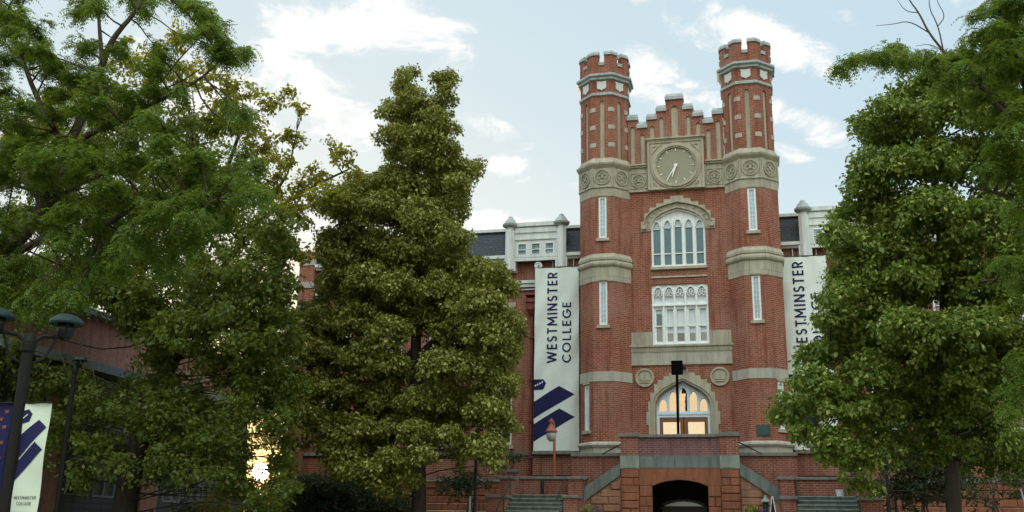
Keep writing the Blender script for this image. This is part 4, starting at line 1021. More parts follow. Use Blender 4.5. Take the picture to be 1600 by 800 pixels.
def poly_tube(m, pts, r0, r1, n=10):
    # smooth the guide points
    P = [np.array(p, float) for p in pts]
    for _ in range(2):
        Q = [P[0]]
        for a, b in zip(P[:-1], P[1:]): Q += [a*.75+b*.25, a*.25+b*.75]
        P = Q+[P[-1]]
    k = len(P); m.tube(P, [r0*(1-i/(k-1))**.9+r1 for i in range(k)], n); return P
def grow(name, label, cat, trunks, blobs, leaf, bark_, size, dens, group=None, twigs=3, thick=.045, limb_every=1, extra=None, **kw):
    b0 = trunks[0][0][0]; o = thing(name, tuple(b0), label, cat, group)
    tm = M(); nodes = []
    for pts, r0, r1 in trunks: nodes += poly_tube(tm, pts, r0, r1)
    nodes = np.array(nodes); L = Leaves()
    for i, (c, r) in enumerate(blobs):
        c = np.array(c); q, cc = blob_leaves(c, r, size, dens, **kw); L.add(q)
        dd = np.linalg.norm(nodes-c, axis=1)+np.maximum(0, nodes[:, 2]-c[2])*1.5; j = int(dd.argmin())
        lb = limb(tm, nodes[j], c, thick*(.5+r*.6), .015, sag=.03, n=6)
        if i % limb_every == 0:
            for k in rng.choice(len(cc), min(twigs, len(cc)), replace=False):
                limb(tm, lb[4], cc[k], .012, .004, n=3, side=4)
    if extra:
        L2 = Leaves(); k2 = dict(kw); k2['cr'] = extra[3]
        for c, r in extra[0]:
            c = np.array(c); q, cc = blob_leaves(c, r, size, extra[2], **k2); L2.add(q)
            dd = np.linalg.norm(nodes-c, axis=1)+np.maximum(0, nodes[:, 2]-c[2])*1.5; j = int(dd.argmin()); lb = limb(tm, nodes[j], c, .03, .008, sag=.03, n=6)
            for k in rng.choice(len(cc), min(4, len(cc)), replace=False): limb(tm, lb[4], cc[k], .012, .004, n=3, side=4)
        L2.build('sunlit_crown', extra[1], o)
    tm.build('trunk', bark_, o, smooth=True); L.build('crown', leaf, o); return o
def blobset(lst, Y0, D, back=.8, seed=1, shr=0):
    rr_ = random.Random(seed); out = []
    for e in lst:
        px, py, r = e[:3]; dy = e[3] if len(e) > 3 else -D*rr_.uniform(.25, 1)
        P = at(px, py, Y0+dy); out.append((P, (r-shr)*px_size(P)))
        if back and (len(e) < 5):
            P = at(px+rr_.uniform(-8, 8), py+rr_.uniform(-8, 8), Y0-dy*.9); out.append((P, (r-shr)*px_size(P)*back))
    return out
def tpts(lst, Y0): return [at(a, b, Y0+(c[0] if c else 0)) for a, b, *c in lst]
def base_pt(px, Y0):      # where a trunk seen at px near the bottom of the photo meets the ground
    p = at(px, 800, Y0); q = at(px+ (0), 760, Y0); k = (hgt(0, Y0)-p[2])/(q[2]-p[2]); v = p+(q-p)*k*.6; v[2] = hgt(0, Y0)-.05; return v

# linden in front of the left wing
cb = [(636, 122, 13), (628, 140, 17), (640, 160, 20), (612, 172, 15), (632, 185, 22), (610, 215, 22), (640, 215, 24), (628, 245, 26), (690, 125, 15), (702, 140, 12), (694, 158, 19), (678, 182, 20), (690, 200, 22), (664, 215, 24), (662, 168, 17), (664, 190, 20), (650, 145, 15), (700, 232, 20), (722, 262, 18), (736, 268, 14), (712, 288, 22), (744, 262, 9), (604, 178, 13), (700, 120, 13), (630, 118, 12),
      (660, 250, 32), (685, 262, 26), (568, 300, 34), (532, 318, 30), (550, 330, 38), (612, 290, 34), (600, 335, 44), (650, 300, 36), (664, 345, 42), (702, 330, 30), (708, 372, 30), (540, 385, 42), (590, 395, 44), (648, 400, 44), (700, 412, 34),
      (526, 408, 24), (536, 442, 34), (578, 448, 42), (630, 455, 38), (690, 460, 42), (742, 432, 34), (770, 428, 24), (788, 452, 22), (745, 478, 40), (790, 500, 26), (488, 496, 22), (506, 506, 34), (560, 505, 38), (606, 520, 32), (712, 520, 40), (762, 528, 40), (798, 552, 22), (672, 500, 30),
      (468, 545, 32), (510, 560, 36), (562, 562, 36), (610, 575, 30), (690, 575, 36), (742, 580, 40), (786, 600, 28), (452, 600, 28), (490, 612, 36), (540, 618, 34), (592, 628, 34), (660, 630, 34), (712, 635, 38), (764, 645, 36), (785, 668, 24),
      (470, 648, 26), (510, 668, 32), (556, 672, 34), (608, 678, 32), (656, 678, 30), (702, 685, 26), (760, 700, 28), (540, 715, 34), (520, 700, 24), (575, 738, 22), (610, 725, 32), (632, 750, 24), (600, 765, 18), (548, 742, 22), (655, 715, 24), (728, 705, 22), (770, 725, 16)]
Yc = -7.0
b = base_pt(655, Yc)
grow('linden_tree', 'dense olive green linden with a narrow twin spired top, left of the left banner', 'tree',
     [([b, at(655, 730, Yc), at(648, 640, Yc), at(650, 520, Yc), at(655, 400, Yc), at(650, 300, Yc), at(640, 215, Yc), at(636, 125, Yc)], .24, .03), ([at(650, 420, Yc), at(676, 330, Yc+.3), at(690, 240, Yc+.2), at(692, 130, Yc)], .10, .025),
      ([at(650, 600, Yc), at(600, 520, Yc-.3), at(560, 420, Yc)], .1, .03), ([at(650, 560, Yc), at(710, 500, Yc-.4), at(760, 450, Yc)], .1, .03), ([at(650, 700, Yc), at(570, 660, Yc), at(490, 600, Yc)], .09, .03), ([at(652, 690, Yc), at(720, 650, Yc), at(780, 600, Yc)], .09, .03)],
     blobset(cb, Yc, 1.9, seed=2, shr=3, back=.95)+[(at(x, y, Yc+.6), 42*px_size(at(x, y, Yc))) for x, y in ((600, 330), (650, 330), (690, 300), (560, 400), (620, 420), (680, 400), (740, 470), (540, 470), (600, 500), (700, 490), (760, 560), (500, 540), (560, 570), (700, 570), (500, 620), (600, 640), (740, 640), (560, 690), (680, 660), (780, 520), (640, 590), (650, 480))], 'leaf_linden', 'bark_dark', .115, 1.9, per=40, cr=.27, thick=.03, twigs=2, droop=.5, inner=.12, bottom=.16)

# green tree on the right
rb = [(1245, 640, 30), (1232, 655, 18), (1270, 600, 32), (1262, 560, 22), (1300, 560, 36), (1290, 620, 36), (1320, 640, 40), (1270, 680, 26), (1310, 700, 34), (1340, 725, 30), (1330, 520, 34), (1360, 590, 42), (1300, 500, 26), (1318, 470, 32), (1350, 440, 38), (1310, 440, 22), (1400, 470, 46), (1330, 400, 30), (1312, 372, 26), (1330, 340, 26), (1362, 380, 36), (1350, 300, 34), (1378, 330, 38), (1366, 262, 34), (1380, 220, 36), (1402, 270, 42), (1390, 175, 30), (1420, 210, 42), (1430, 150, 34), (1450, 260, 48), (1400, 400, 50), (1460, 340, 52), (1470, 440, 52), (1420, 540, 48), (1480, 180, 44), (1520, 260, 54), (1540, 360, 56), (1540, 460, 54), (1590, 420, 50), (1590, 300, 54), (1500, 125, 38), (1545, 120, 40), (1600, 90, 48), (1560, 180, 50), (1350, 660, 40), (1390, 640, 34, 1.6), (1380, 700, 34, 1.5), (1350, 760, 18), (1420, 610, 36, 2.4, 0), (1560, 540, 50), (1600, 570, 46), (1600, 640, 36), (1490, 520, 44), (1470, 110, 26), (1350, 195, 20), (1590, 700, 30), (1600, 480, 40), (1640, 400, 60), (1650, 560, 60), (1640, 260, 60), (1560, 600, 34, 2.0, 0), (1455, 600, 34, -.9, 0), (1500, 580, 34, -.8, 0), (1478, 655, 30, -.5, 0), (1515, 640, 32, -.4, 0), (1440, 660, 30, -.2, 0), (1500, 700, 28, -.3, 0), (1455, 715, 26, 0.0, 0), (1420, 520, 44, -2.8), (1470, 530, 44, -2.9), (1530, 520, 44, -2.8), (1430, 640, 40, 3.2, 0), (1470, 620, 44, 3.4, 0), (1510, 650, 44, 3.6, 0), (1550, 690, 44, 3.6, 0), (1430, 700, 36, 3.0, 0), (1480, 690, 40, 3.6, 0), (1600, 730, 36, 3.4, 0), (1520, 720, 34, 3.6, 0), (1450, 560, 40), (1520, 590, 44), (1380, 560, 36), (1420, 440, 40), (1380, 500, 40), (1420, 340, 44), (1500, 400, 44)]
Yr = -11.0
b = base_pt(1490, Yr)
grow('broadleaf_tree', 'large dark hearted green tree right of the towers, hiding half the right banner', 'tree',
     [([b, at(1488, 740, Yr), at(1480, 600, Yr), at(1475, 450, Yr), at(1465, 320, Yr), at(1450, 170, Yr)], .19, .04), ([at(1482, 620, Yr), at(1420, 520, Yr-.3), at(1350, 430, Yr-.2)], .13, .03), ([at(1486, 680, Yr), at(1400, 640, Yr-.3), at(1290, 610, Yr)], .12, .03), ([at(1480, 560, Yr), at(1540, 460, Yr), at(1600, 360, Yr)], .14, .03)],
     blobset(rb, Yr, 2.2, seed=4), 'leaf_linden_green', 'bark_dark', .12, 1.5, per=34, cr=.26, thick=.03, twigs=2, droop=.5, inner=.07, bottom=.12)

# maple behind the lamp on the left, trunk leaning right
mb = [(100, 600, 44), (150, 640, 46), (90, 670, 40), (350, 480, 36), (392, 500, 30), (325, 505, 30), (448, 500, 22), (420, 465, 28), (370, 455, 30), (410, 525, 24), (140, 440, 34), (205, 448, 34), (205, 486, 22), (240, 500, 28), (180, 460, 20), (228, 470, 26), (262, 535, 22), (165, 450, 20), (150, 462, 26), (185, 478, 24), (215, 505, 26), (238, 522, 24), (200, 455, 30), (170, 430, 34), (240, 480, 34), (130, 455, 24), (255, 510, 30), (55, 430, 40), (250, 640, 40), (60, 640, 34), (140, 700, 40), (200, 650, 50), (190, 720, 30), (250, 600, 50), (260, 680, 46), (310, 640, 46), (330, 700, 44), (290, 740, 34), (370, 640, 34), (362, 690, 30), (350, 560, 50), (400, 560, 40), (430, 610, 34), (380, 500, 50), (430, 500, 40), (300, 520, 50), (262, 500, 36), (245, 565, 30), (290, 440, 50), (350, 430, 54), (410, 430, 46), (442, 440, 24), (230, 410, 44), (190, 375, 48), (270, 360, 56), (340, 350, 54), (400, 360, 44), (140, 340, 50), (200, 300, 52), (270, 280, 54), (330, 270, 50), (150, 240, 50), (100, 280, 50), (60, 340, 50), (380, 290, 38), (440, 360, 30), (430, 400, 34), (300, 200, 44), (230, 200, 46), (60, 590, 34), (20, 540, 34), (30, 600, 40), (440, 660, 24), (60, 460, 50), (100, 415, 40), (60, 720, 26), (430, 545, 44), (448, 600, 34), (388, 590, 30), (372, 735, 20), (452, 690, 26), (445, 735, 18), (345, 740, 26), (400, 540, 40), (432, 660, 16), (390, 622, 30), (432, 636, 28), (384, 700, 15), (434, 716, 20), (374, 762, 26), (442, 772, 28), (408, 792, 26), (120, 740, 30), (230, 730, 34), (270, 720, 34), (310, 690, 40)]
mg = [(350, 180, 34), (390, 200, 28), (330, 130, 28), (370, 140, 24), (420, 160, 20), (445, 150, 14), (410, 230, 28), (440, 260, 24), (460, 220, 20), (470, 290, 22), (500, 270, 20), (515, 235, 16), (540, 250, 16), (555, 275, 15), (420, 300, 30), (480, 330, 22), (450, 330, 24), (500, 310, 22), (525, 300, 18), (300, 110, 24), (470, 170, 14), (448, 385, 20), (478, 400, 14), (260, 120, 30), (210, 100, 36), (150, 150, 40), (100, 180, 40), (50, 220, 44), (270, 60, 22)]
Ym = -9.0
b = base_pt(192, Ym)
grow('maple_tree', 'big maple with a dark trunk leaning right, behind the navy and cream pole banners', 'tree',
     [([b, at(196, 780, Ym), at(215, 700, Ym), at(238, 620, Ym), at(272, 560, Ym), at(292, 500, Ym), at(300, 420, Ym), at(302, 320, Ym), at(300, 200, Ym)], .40, .05), ([at(292, 500, Ym), at(340, 430, Ym), at(400, 350, Ym), at(450, 270, Ym)], .14, .03), ([at(272, 560, Ym), at(220, 470, Ym), at(150, 380, Ym), at(100, 260, Ym)], .16, .04), ([at(300, 400, Ym), at(350, 280, Ym), at(380, 190, Ym)], .1, .03), ([at(400, 350, Ym), at(470, 300, Ym), at(550, 262, Ym)], .06, .02)],
     blobset([(a, b, c, 1.0+(b-590)/90*1.2) if b > 590 and a < 350 else (a, b, c) for a, b, c in mb], Ym, 2.6, seed=6), 'leaf_maple', 'bark_dark', .135, 1.0, per=34, cr=.34, thick=.03, twigs=2, extra=(blobset(mg, Ym, 1.4, back=0, seed=7), 'leaf_maple_backlit', .75, .26), droop=.4, inner=.25, bottom=.6)

# honey locusts
def locust(name, label, trunks, sprays, Y0, D, seed, cover=1.0, dead=None, n_per=36):
    rr_ = random.Random(seed); b0 = trunks[0][0][0]; o = thing(name, tuple(b0), label, 'tree'); tm = M(); nodes = []
    for pts, r0, r1 in trunks: nodes += poly_tube(tm, pts, r0, r1)
    nodes = np.array(nodes); L = Leaves()
    for px, py, r in sprays:
        for half in (0, 1):
            dy = (-1 if half == 0 else 1)*D*rr_.uniform(.1, 1); c = at(px+rr_.uniform(-6, 6), py+rr_.uniform(-6, 6), Y0+dy); rm = r*px_size(c)
            dd = np.linalg.norm(nodes-c, axis=1); j = int(dd.argmin()); lb = limb(tm, nodes[j], c, .018+.012*rm, .008, sag=.06, n=5, side=5)
            nt_ = max(3, int(8*cover*rm/.6)); np_ = max(14, int(n_per*min(1, .35+rm)))
            for k in range(nt_):
                a = rr_.uniform(0, 2*math.pi); e = c+np.array([math.cos(a)*rm*rr_.uniform(.5, 1.05), math.sin(a)*rm*rr_.uniform(.5, 1.05), rm*rr_.uniform(-.35, .55)])
                tw = limb(tm, lb[rr_.choice((3, 4, 5))], e, .008, .003, sag=.1, n=5, side=4, wob=.2)
                tw = np.array(tw); seg = rng.random(np_)*5*.999; i_ = seg.astype(int); fr_ = (seg-i_)[:, None]; P = tw[i_]*(1-fr_)+tw[np.minimum(i_+1, 5)]*fr_
                P = P+rng.normal(size=P.shape)*.05; th_ = rng.random(np_)*2*math.pi; dr = np.stack([np.cos(th_), np.sin(th_), rng.normal(size=np_)*.3+.15], 1)
                dr = dr+(tw[-1]-tw[0])/(np.linalg.norm(tw[-1]-tw[0])+1e-6)*.6; dr /= np.linalg.norm(dr, axis=1)[:, None]
                L.add(frond_quads(P, dr, .16+.12*rng.random(np_), lw=.020, ll=.062))
    if dead:
        for pts, r0, r1 in dead: poly_tube(tm, pts, r0, r1, 5)
    tm.build('trunk', 'bark', o, smooth=True); L.build('crown', 'leaf_locust', o); return o
Yl = -22.0
ls = []
rr = random.Random(21)
for gx in range(-20, 420, 36):
    for gy in range(-20, 500, 34):
        x, y = gx+rr.uniform(-14, 14), gy+rr.uniform(-12, 12)
        lim = 400-max(0, (70-y))*1.3-max(0, y-330)*1.1
        if x > lim: continue
        if x > 250 and y < 230 and rr.random() < .55: continue
        if rr.random() < .16: continue
        if 90 < x < 240 and y < 50 and rr.random() < .6: continue
        if y > 430 and x > 150: continue
        if y > 360 and rr.random() < .35: continue
        ls.append((x, y, rr.uniform(24, 36)))
ls += [(330, 45, 14), (345, 60, 12), (350, 90, 16), (320, 20, 16), (300, 60, 20), (385, 80, 12)]
b = base_pt(-230, Yl)
def dl(lst, Y0, r0, r1): return (tpts(lst, Y0), r0, r1)
locust('locust_tree', 'feathery honey locust filling the upper left corner, its limbs rising from outside the frame',
       [([b, at(-220, 700, Yl), at(-150, 560, Yl), at(-60, 450, Yl), at(20, 385, Yl), at(60, 335, Yl), at(92, 285, Yl), at(104, 235, Yl), at(145, 205, Yl), at(190, 190, Yl-.5)], .26, .02),
        dl([(-60, 450), (30, 390), (100, 362, -.3), (165, 355, -.4), (195, 330, -.5), (260, 316, -.6), (340, 310, -.7)], Yl, .09, .012), dl([(100, 240), (140, 160), (160, 100), (175, 60), (220, 10), (240, -60)], Yl, .10, .015), dl([(160, 100), (155, 40), (150, -40)], Yl, .05, .012),
        dl([(70, 320), (30, 260, .5), (-40, 180, .6)], Yl, .10, .02), dl([(104, 235), (60, 160), (30, 80), (0, 0)], Yl, .07, .015), dl([(145, 205), (220, 170), (300, 135), (350, 90)], Yl, .05, .01), dl([(60, 335), (60, 300), (20, 290)], Yl, .04, .01), dl([(60, 330), (150, 270), (240, 262)], Yl, .05, .01)],
       ls, Yl, 1.6, 22, dead=[dl([(250, 130), (290, 80), (330, 42), (372, 38)], Yl, .02, .004), dl([(230, 150), (300, 120), (350, 75)], Yl, .015, .004), dl([(75, 470), (70, 520), (85, 560), (60, 590)], Yl, .02, .004), dl([(100, 470), (110, 520), (140, 555), (150, 600)], Yl, .02, .004), dl([(60, 480), (40, 540), (30, 580)], Yl, .015, .004), dl([(110, 500), (90, 540), (110, 590)], Yl, .012, .003), dl([(100, 520), (125, 560), (135, 590)], Yl, .01, .003)])
Yq = -19.0
rs = [(1560, 8, 28), (1592, 50, 34), (1606, 0, 36), (1548, 82, 26), (1576, 112, 30), (1512, 102, 24), (1600, 150, 34), (1530, 30, 20), (1575, -20, 30), (1318, 108, 10), (1330, 98, 12), (1348, 92, 12), (1366, 90, 12), (1385, 84, 13), (1400, 78, 13), (1402, 100, 16), (1420, 100, 18), (1445, 95, 18), (1380, 105, 12), (1470, 95, 22), (1500, 90, 26), (1530, 60, 26), (1480, 130, 26), (1520, 120, 32), (1560, 40, 30), (1590, 20, 34), (1570, 80, 34), (1600, 110, 36), (1540, 150, 34), (1590, 180, 36)]
rr = random.Random(33)
for gx in range(1510, 1680, 38):
    for gy in range(190, 520, 36):
        if gx-1525 > (gy-190)*.28 and rr.random() < .75: rs.append((gx+rr.uniform(-14, 14), gy+rr.uniform(-12, 12), rr.uniform(24, 34)))
for gy in (560, 610, 650): rs.append((1590, gy, 26))
b = base_pt(1840, Yq)
locust('locust_tree', 'feathery honey locust at the right edge with bare dead twigs at its top',
       [([b, at(1830, 640, Yq), at(1760, 480, Yq), at(1690, 330, Yq), at(1620, 220, Yq), at(1540, 150, Yq)], .26, .02), dl([(1620, 220), (1560, 150), (1480, 110), (1420, 92), (1360, 86), (1318, 104)], Yq, .05, .006), dl([(1620, 220), (1600, 120), (1570, 40), (1560, -40)], Yq, .07, .015), dl([(1690, 330), (1620, 330), (1560, 300), (1500, 290)], Yq, .06, .01), dl([(1760, 480), (1680, 450), (1600, 430), (1530, 440)], Yq, .06, .01), dl([(1800, 600), (1700, 600), (1610, 610)], Yq, .06, .01)],
       rs, Yq, 1.3, 34, dead=[dl([(1500, 115), (1474, 80), (1450, 50), (1436, 20), (1420, 0), (1408, -30)], Yq, .028, .006), dl([(1474, 80), (1466, 40), (1450, 10), (1455, -20)], Yq, .014, .004), dl([(1450, 50), (1420, 32), (1395, 38), (1368, 40)], Yq, .012, .003), dl([(1436, 20), (1415, 18), (1402, 0)], Yq, .01, .003), dl([(1480, 85), (1455, 68), (1430, 72)], Yq, .01, .003), dl([(1466, 40), (1478, 25), (1462, 0), (1468, -20)], Yq, .01, .003), dl([(1408, -5), (1396, -15), (1400, -40)], Yq, .008, .003)], n_per=34)
# trees standing beyond the hall and the side building, seen through the gaps
for i, (px, Yb, hh, rw, lab) in enumerate([(330, 40, 9, 4.5, 'sunlit tree beyond the gap, left of the low sun'), (450, 46, 10, 5, 'sunlit tree beyond the gap, right of the low sun behind the linden'), (30, 60, 11, 6, 'far tree behind the side building at the left edge')]):
    P = at(px, 800, Yb); x = P[0]; bl = []
    for k in range(9):
        a = k*2.4; bl.append(((x+math.cos(a)*rw*.45*(k % 3)/1.5, Yb+math.sin(a)*rw*.45, 2.2+hh*(k+1)/11), rw*.42))
    grow('far_tree', lab, 'tree', [([(x, Yb, 1.3), (x+.1, Yb, hh*.5), (x, Yb, hh*.9)], .28, .05)], bl, 'leaf_far', 'bark_dark', .3, .28, per=12, cr=.6, twigs=1)
for lab, lst in (('bright backlit tree behind the gap, right beside the low sun', [(436, 600, 30), (446, 650, 28), (432, 690, 22), (444, 730, 24), (430, 770, 26), (455, 690, 24), (424, 640, 16), (428, 560, 30), (410, 560, 26), (455, 800, 30)]),
                 ('backlit tree at the end of the side building, left of the low sun', [(376, 600, 30), (386, 640, 22), (372, 680, 24), (382, 720, 14), (376, 760, 24), (396, 600, 22), (360, 640, 30), (392, 782, 20), (410, 806, 24), (402, 655, 9)])):
    x0_, _, _ = at(lst[1][0], lst[1][1], 20)
    grow('backlit_tree', lab, 'tree', [([(x0_, 20, 1.3), (x0_+.2, 20, 5), (x0_, 20, 9)], .25, .05)], blobset(lst, 20, 1.5, seed=9), 'leaf_far', 'bark_dark', .22, .9, per=16, cr=.45, twigs=1, thick=.03)
# shrubs
def shrub(px, py, rpx, Y0, lab, leaf='leaf_shrub', nb=5, sz=.09, dens=.5, grp=None):
    c = at(px, py, Y0); r = rpx*px_size(c); rr_ = random.Random(int(px*7+py)); g_ = hgt(0, Y0); bl = []
    for k in range(nb): bl.append(((c[0]+rr_.uniform(-.8, .8)*r, Y0+rr_.uniform(-.5, .5), c[2]+rr_.uniform(-.6, .35)*r), r*rr_.uniform(.45, .65)))
    grow('shrub', lab, 'shrub', [([(c[0]+k*.2, Y0, g_-.05), (c[0]+k*.1, Y0, (g_+c[2])/2), (c[0]-k*.1, Y0, c[2])], .035, .015) for k in (-1, 0, 1.3)], bl, leaf, 'twig', sz, dens, per=18, cr=.2, inner=.3, thick=.02, group=grp)
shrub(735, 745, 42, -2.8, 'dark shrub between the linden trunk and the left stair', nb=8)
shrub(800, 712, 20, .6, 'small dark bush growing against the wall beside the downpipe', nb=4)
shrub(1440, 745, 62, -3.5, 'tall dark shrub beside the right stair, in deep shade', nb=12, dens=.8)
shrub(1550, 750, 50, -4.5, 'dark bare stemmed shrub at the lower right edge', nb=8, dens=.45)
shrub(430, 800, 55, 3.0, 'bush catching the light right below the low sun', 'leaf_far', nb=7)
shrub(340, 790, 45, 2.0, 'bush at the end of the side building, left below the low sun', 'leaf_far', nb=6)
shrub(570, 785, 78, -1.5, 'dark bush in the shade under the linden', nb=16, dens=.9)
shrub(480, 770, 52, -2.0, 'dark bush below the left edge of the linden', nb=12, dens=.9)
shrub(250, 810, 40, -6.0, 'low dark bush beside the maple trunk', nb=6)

# ------------------------------------------------------------------ side building on the left
SX = -22.0; S_ = thing('side_building', (SX, -6, 1.2), 'brick and grey siding building running back along the left side behind the maple', 'building')
fs = Fr((SX, 0), math.pi/2)      # u = world y, outward +x
hs = []
uu = -19.0
wins = []
while uu < 5.5: wins.append(uu); uu += 1.62
grp_ = [w_ for i, w_ in enumerate(wins) if i % 4 != 3]
m = M(); m.wall(fs, -24, 7.0, 7.85, 9.7, []); m.wall(Fr((SX, 7.0), math.pi), 0, 12, 0.8, 9.7, [])
for i, w_ in enumerate(wins):
    if i % 4 == 3: m.fbox(fs, w_-.3, w_+.9, -.1, .10, 1.0, 7.3)
m.build('upper_wall', 'brick_side', S_)
m = M(); m.wall(fs, -24, 7.0, .8, 7.86, [(w_-.2, w_+1.2, 3.0, 4.35) for w_ in grp_]+[(w_-.2, w_+1.2, 5.6, 6.9) for w_ in grp_], .15)
for k in range(30):
    z = 1.0+k*.22
    if z > 7.4: break
    for w0, w1 in [(-24, 7)]:
        if not (2.9 < z < 4.4 or 5.5 < z < 7.0): m.fbox(fs, w0, w1, -.01, .02, z, z+.20)
m.build('siding', 'siding_grey', S_)
m = M(); m.fbox(fs, -24, 7.3, 0, .9, 7.50, 7.84); m.build('canopy', 'roof_edge', S_)
m = M(); m.fbox(fs, -24.3, 7.5, -12, .35, 9.7, 9.92); m.build('roof', 'roof_edge', S_)
for w_ in grp_:
    for z0_, z1_ in ((3.0, 4.35), (5.6, 6.9)):
        m = M()
        for e in ((w_-.2, w_-.13, z0_, z1_), (w_+1.13, w_+1.2, z0_, z1_), (w_-.13, w_+1.13, z0_, z0_+.07), (w_-.13, w_+1.13, z1_-.07, z1_), (w_+.47, w_+.53, z0_+.07, z1_-.07)): m.fbox(fs, e[0], e[1], -.12, .03, e[2], e[3])
        o = m.build('window', 'roof_edge', S_); m = M(); m.fbox(fs, w_-.15, w_+1.15, -.14, -.09, z0_+.03, z1_-.03); m.build('pane', 'glass_green', o)

# ------------------------------------------------------------------ lamp posts and pole banners
def ray(px, py, t):
    return CAM+(_f+_r2*(px-800)/FPX-_u2*(py-400)/FPX)*t
PB = ray(28, 640, 12.6); px0, py0 = PB[0], PB[1]
hp = ray(45, 512, 12.6)
# vertical pole: pick x, y so it runs through the seen line
LPx, LPy = ray(30, 640, 12.6)[:2]
def post(x, y, ztop, heads, label, grp):
    g_ = hgt(x, y); o = thing('lamp_post', (x, y, g_), label, 'lamp post', grp)
    m = M(); m.lathe(x, y, [(.17, g_), (.17, g_+.12), (.12, g_+.2), (.10, g_+.55), (.075, g_+.62), (.068, ztop-.25), (.09, ztop-.22), (.09, ztop-.1), (.05, ztop)], 14); m.build('pole', 'dark_bronze', o, smooth=False)
    for a, ln in heads:
        dx, dy = math.cos(a)*ln, math.sin(a)*ln
        m = M(); m.tube([(x, y, ztop-.15), (x+dx*.35, y+dy*.35, ztop-.02), (x+dx*.8, y+dy*.8, ztop+.0), (x+dx, y+dy, ztop-.02)], .028, 7); m.tube([(x, y, ztop-.4), (x+dx*.5, y+dy*.5, ztop-.3), (x+dx*.75, y+dy*.75, ztop-.03)], .018, 6)
        for s_ in (-1, 1): m.tube([(x+dx-.07*s_*dy/ln, y+dy+.07*s_*dx/ln, ztop-.02), (x+dx-.15*s_*dy/ln, y+dy+.15*s_*dx/ln, ztop+.16)], .010, 5)
        m.build('arm', 'dark_bronze', o)
        m = M(); m.lathe(x+dx, y+dy, [(.17, ztop+.165), (.205, ztop+.16), (.21, ztop+.185), (.19, ztop+.225), (.14, ztop+.265), (.07, ztop+.29), (.02, ztop+.30)], 20); lh = m.build('lamp_head', 'green_metal', o, smooth=False)
        m = M(); m.lathe(x+dx, y+dy, [(.05, ztop-.02), (.09, ztop+.0), (.11, ztop+.1), (.10, ztop+.16)], 14); m.build('lamp_glass', 'smoked_glass', lh, smooth=True)
    return o
yaw_r = YAW
post(LPx, LPy, 4.02, [(math.pi+yaw_r+.35, .40), (yaw_r+.5, .40)], 'tall dark lamp post at the left edge carrying the two pole banners', 'lamp posts along the left path')
Q = ray(92, 770, 30); post(Q[0], Q[1], at(116, 572, Q[1])[2], [(yaw_r, .12)], 'farther dark lamp post standing behind the cream pole banner', 'lamp posts along the left path')
def pole_banner(corners_u, zt, zb, ang, label, dark):
    f = Fr((LPx, LPy), ang); u0, u1 = corners_u; o = thing('pole_banner', (LPx, LPy, zb), label, 'banner', 'banners on the lamp post')
    m = M(); nu, nv = 8, 24
    def pt(u, z, e=0): 
        t = (u-u0)/(u1-u0); v = (z-zb)/(zt-zb); return f.p(u, z, .02*math.sin(t*math.pi)*math.sin(v*5)+.012*math.sin(v*9+t*3)+e)
    m.v = [pt(u0+(u1-u0)*i/nu, zb+(zt-zb)*j/nv) for i in range(nu+1) for j in range(nv+1)]; n0 = len(m.v); m.v += [pt(u0+(u1-u0)*i/nu, zb+(zt-zb)*j/nv, -.004) for i in range(nu+1) for j in range(nv+1)]
    for i in range(nu):
        for j in range(nv):
            q = [i*(nv+1)+j, (i+1)*(nv+1)+j, (i+1)*(nv+1)+j+1, i*(nv+1)+j+1]; m.f.append(q); m.f.append([n0+k for k in q[::-1]])
    m.build('cloth', 'navy_cloth' if dark else 'pole_cloth', o, smooth=True)
    m = M(); m.tube([f.p(min(u0, 0)*.0, zt+.0, 0), f.p(u1 if abs(u1) > abs(u0) else u0, zt, 0)], .012, 6); m.tube([f.p(0, zb, 0), f.p(u1 if abs(u1) > abs(u0) else u0, zb, 0)], .012, 6); m.build('banner_arm', 'dark_bronze', o)
    return o, pt
def fl(o, pt, poly, name, mat, e=.006):
    m = M(); m.v = [pt(u, z, e) for u, z in poly]; m.f = [list(range(len(poly)))]
    bm = bmesh.new(); bm.faces.new([bm.verts.new((u, 0, z)) for u, z in poly]); bmesh.ops.triangulate(bm, faces=bm.faces[:])
    for _ in range(2): bmesh.ops.subdivide_edges(bm, edges=bm.edges[:], cuts=1, use_grid_fill=True); bmesh.ops.triangulate(bm, faces=bm.faces[:])
    bm.verts.index_update(); m.v = [pt(v.co.x, v.co.z, e) for v in bm.verts]; m.f = [[v.index for v in f_.verts] for f_ in bm.faces]; bm.free(); m.build(name, mat, o)
zt_, zb_ = ray(60, 630, 12.6)[2], ray(30, 803, 12.6)[2]-.02
BA = yaw_r-.30
o, pt = pole_banner((.09, .47), zt_, zb_, BA, 'cream pole banner with navy stripes hanging right of the near lamp post', False)
u0, u1, Hh = .09, .47, zt_-zb_; Wd = u1-u0
def UV(a, b): return (u0+Wd*a, zt_-Hh*b)
fl(o, pt, [UV(0, .29), UV(.58, .155), UV(.92, .225), UV(0, .50)][0:4], 'stripe', 'navy')
fl(o, pt, [UV(0, .52), UV(.58, .355), UV(.92, .425), UV(0, .70)], 'stripe', 'navy')
fl(o, pt, [UV(0, .07), UV(.16, .06), UV(.30, .10), UV(.24, .17), UV(0, .19)], 'emblem', 'navy'); fl(o, pt, [UV(.02, .135), UV(.16, .10), UV(.16, .112), UV(.02, .147)], 'emblem_mark', 'pole_cloth', .010)
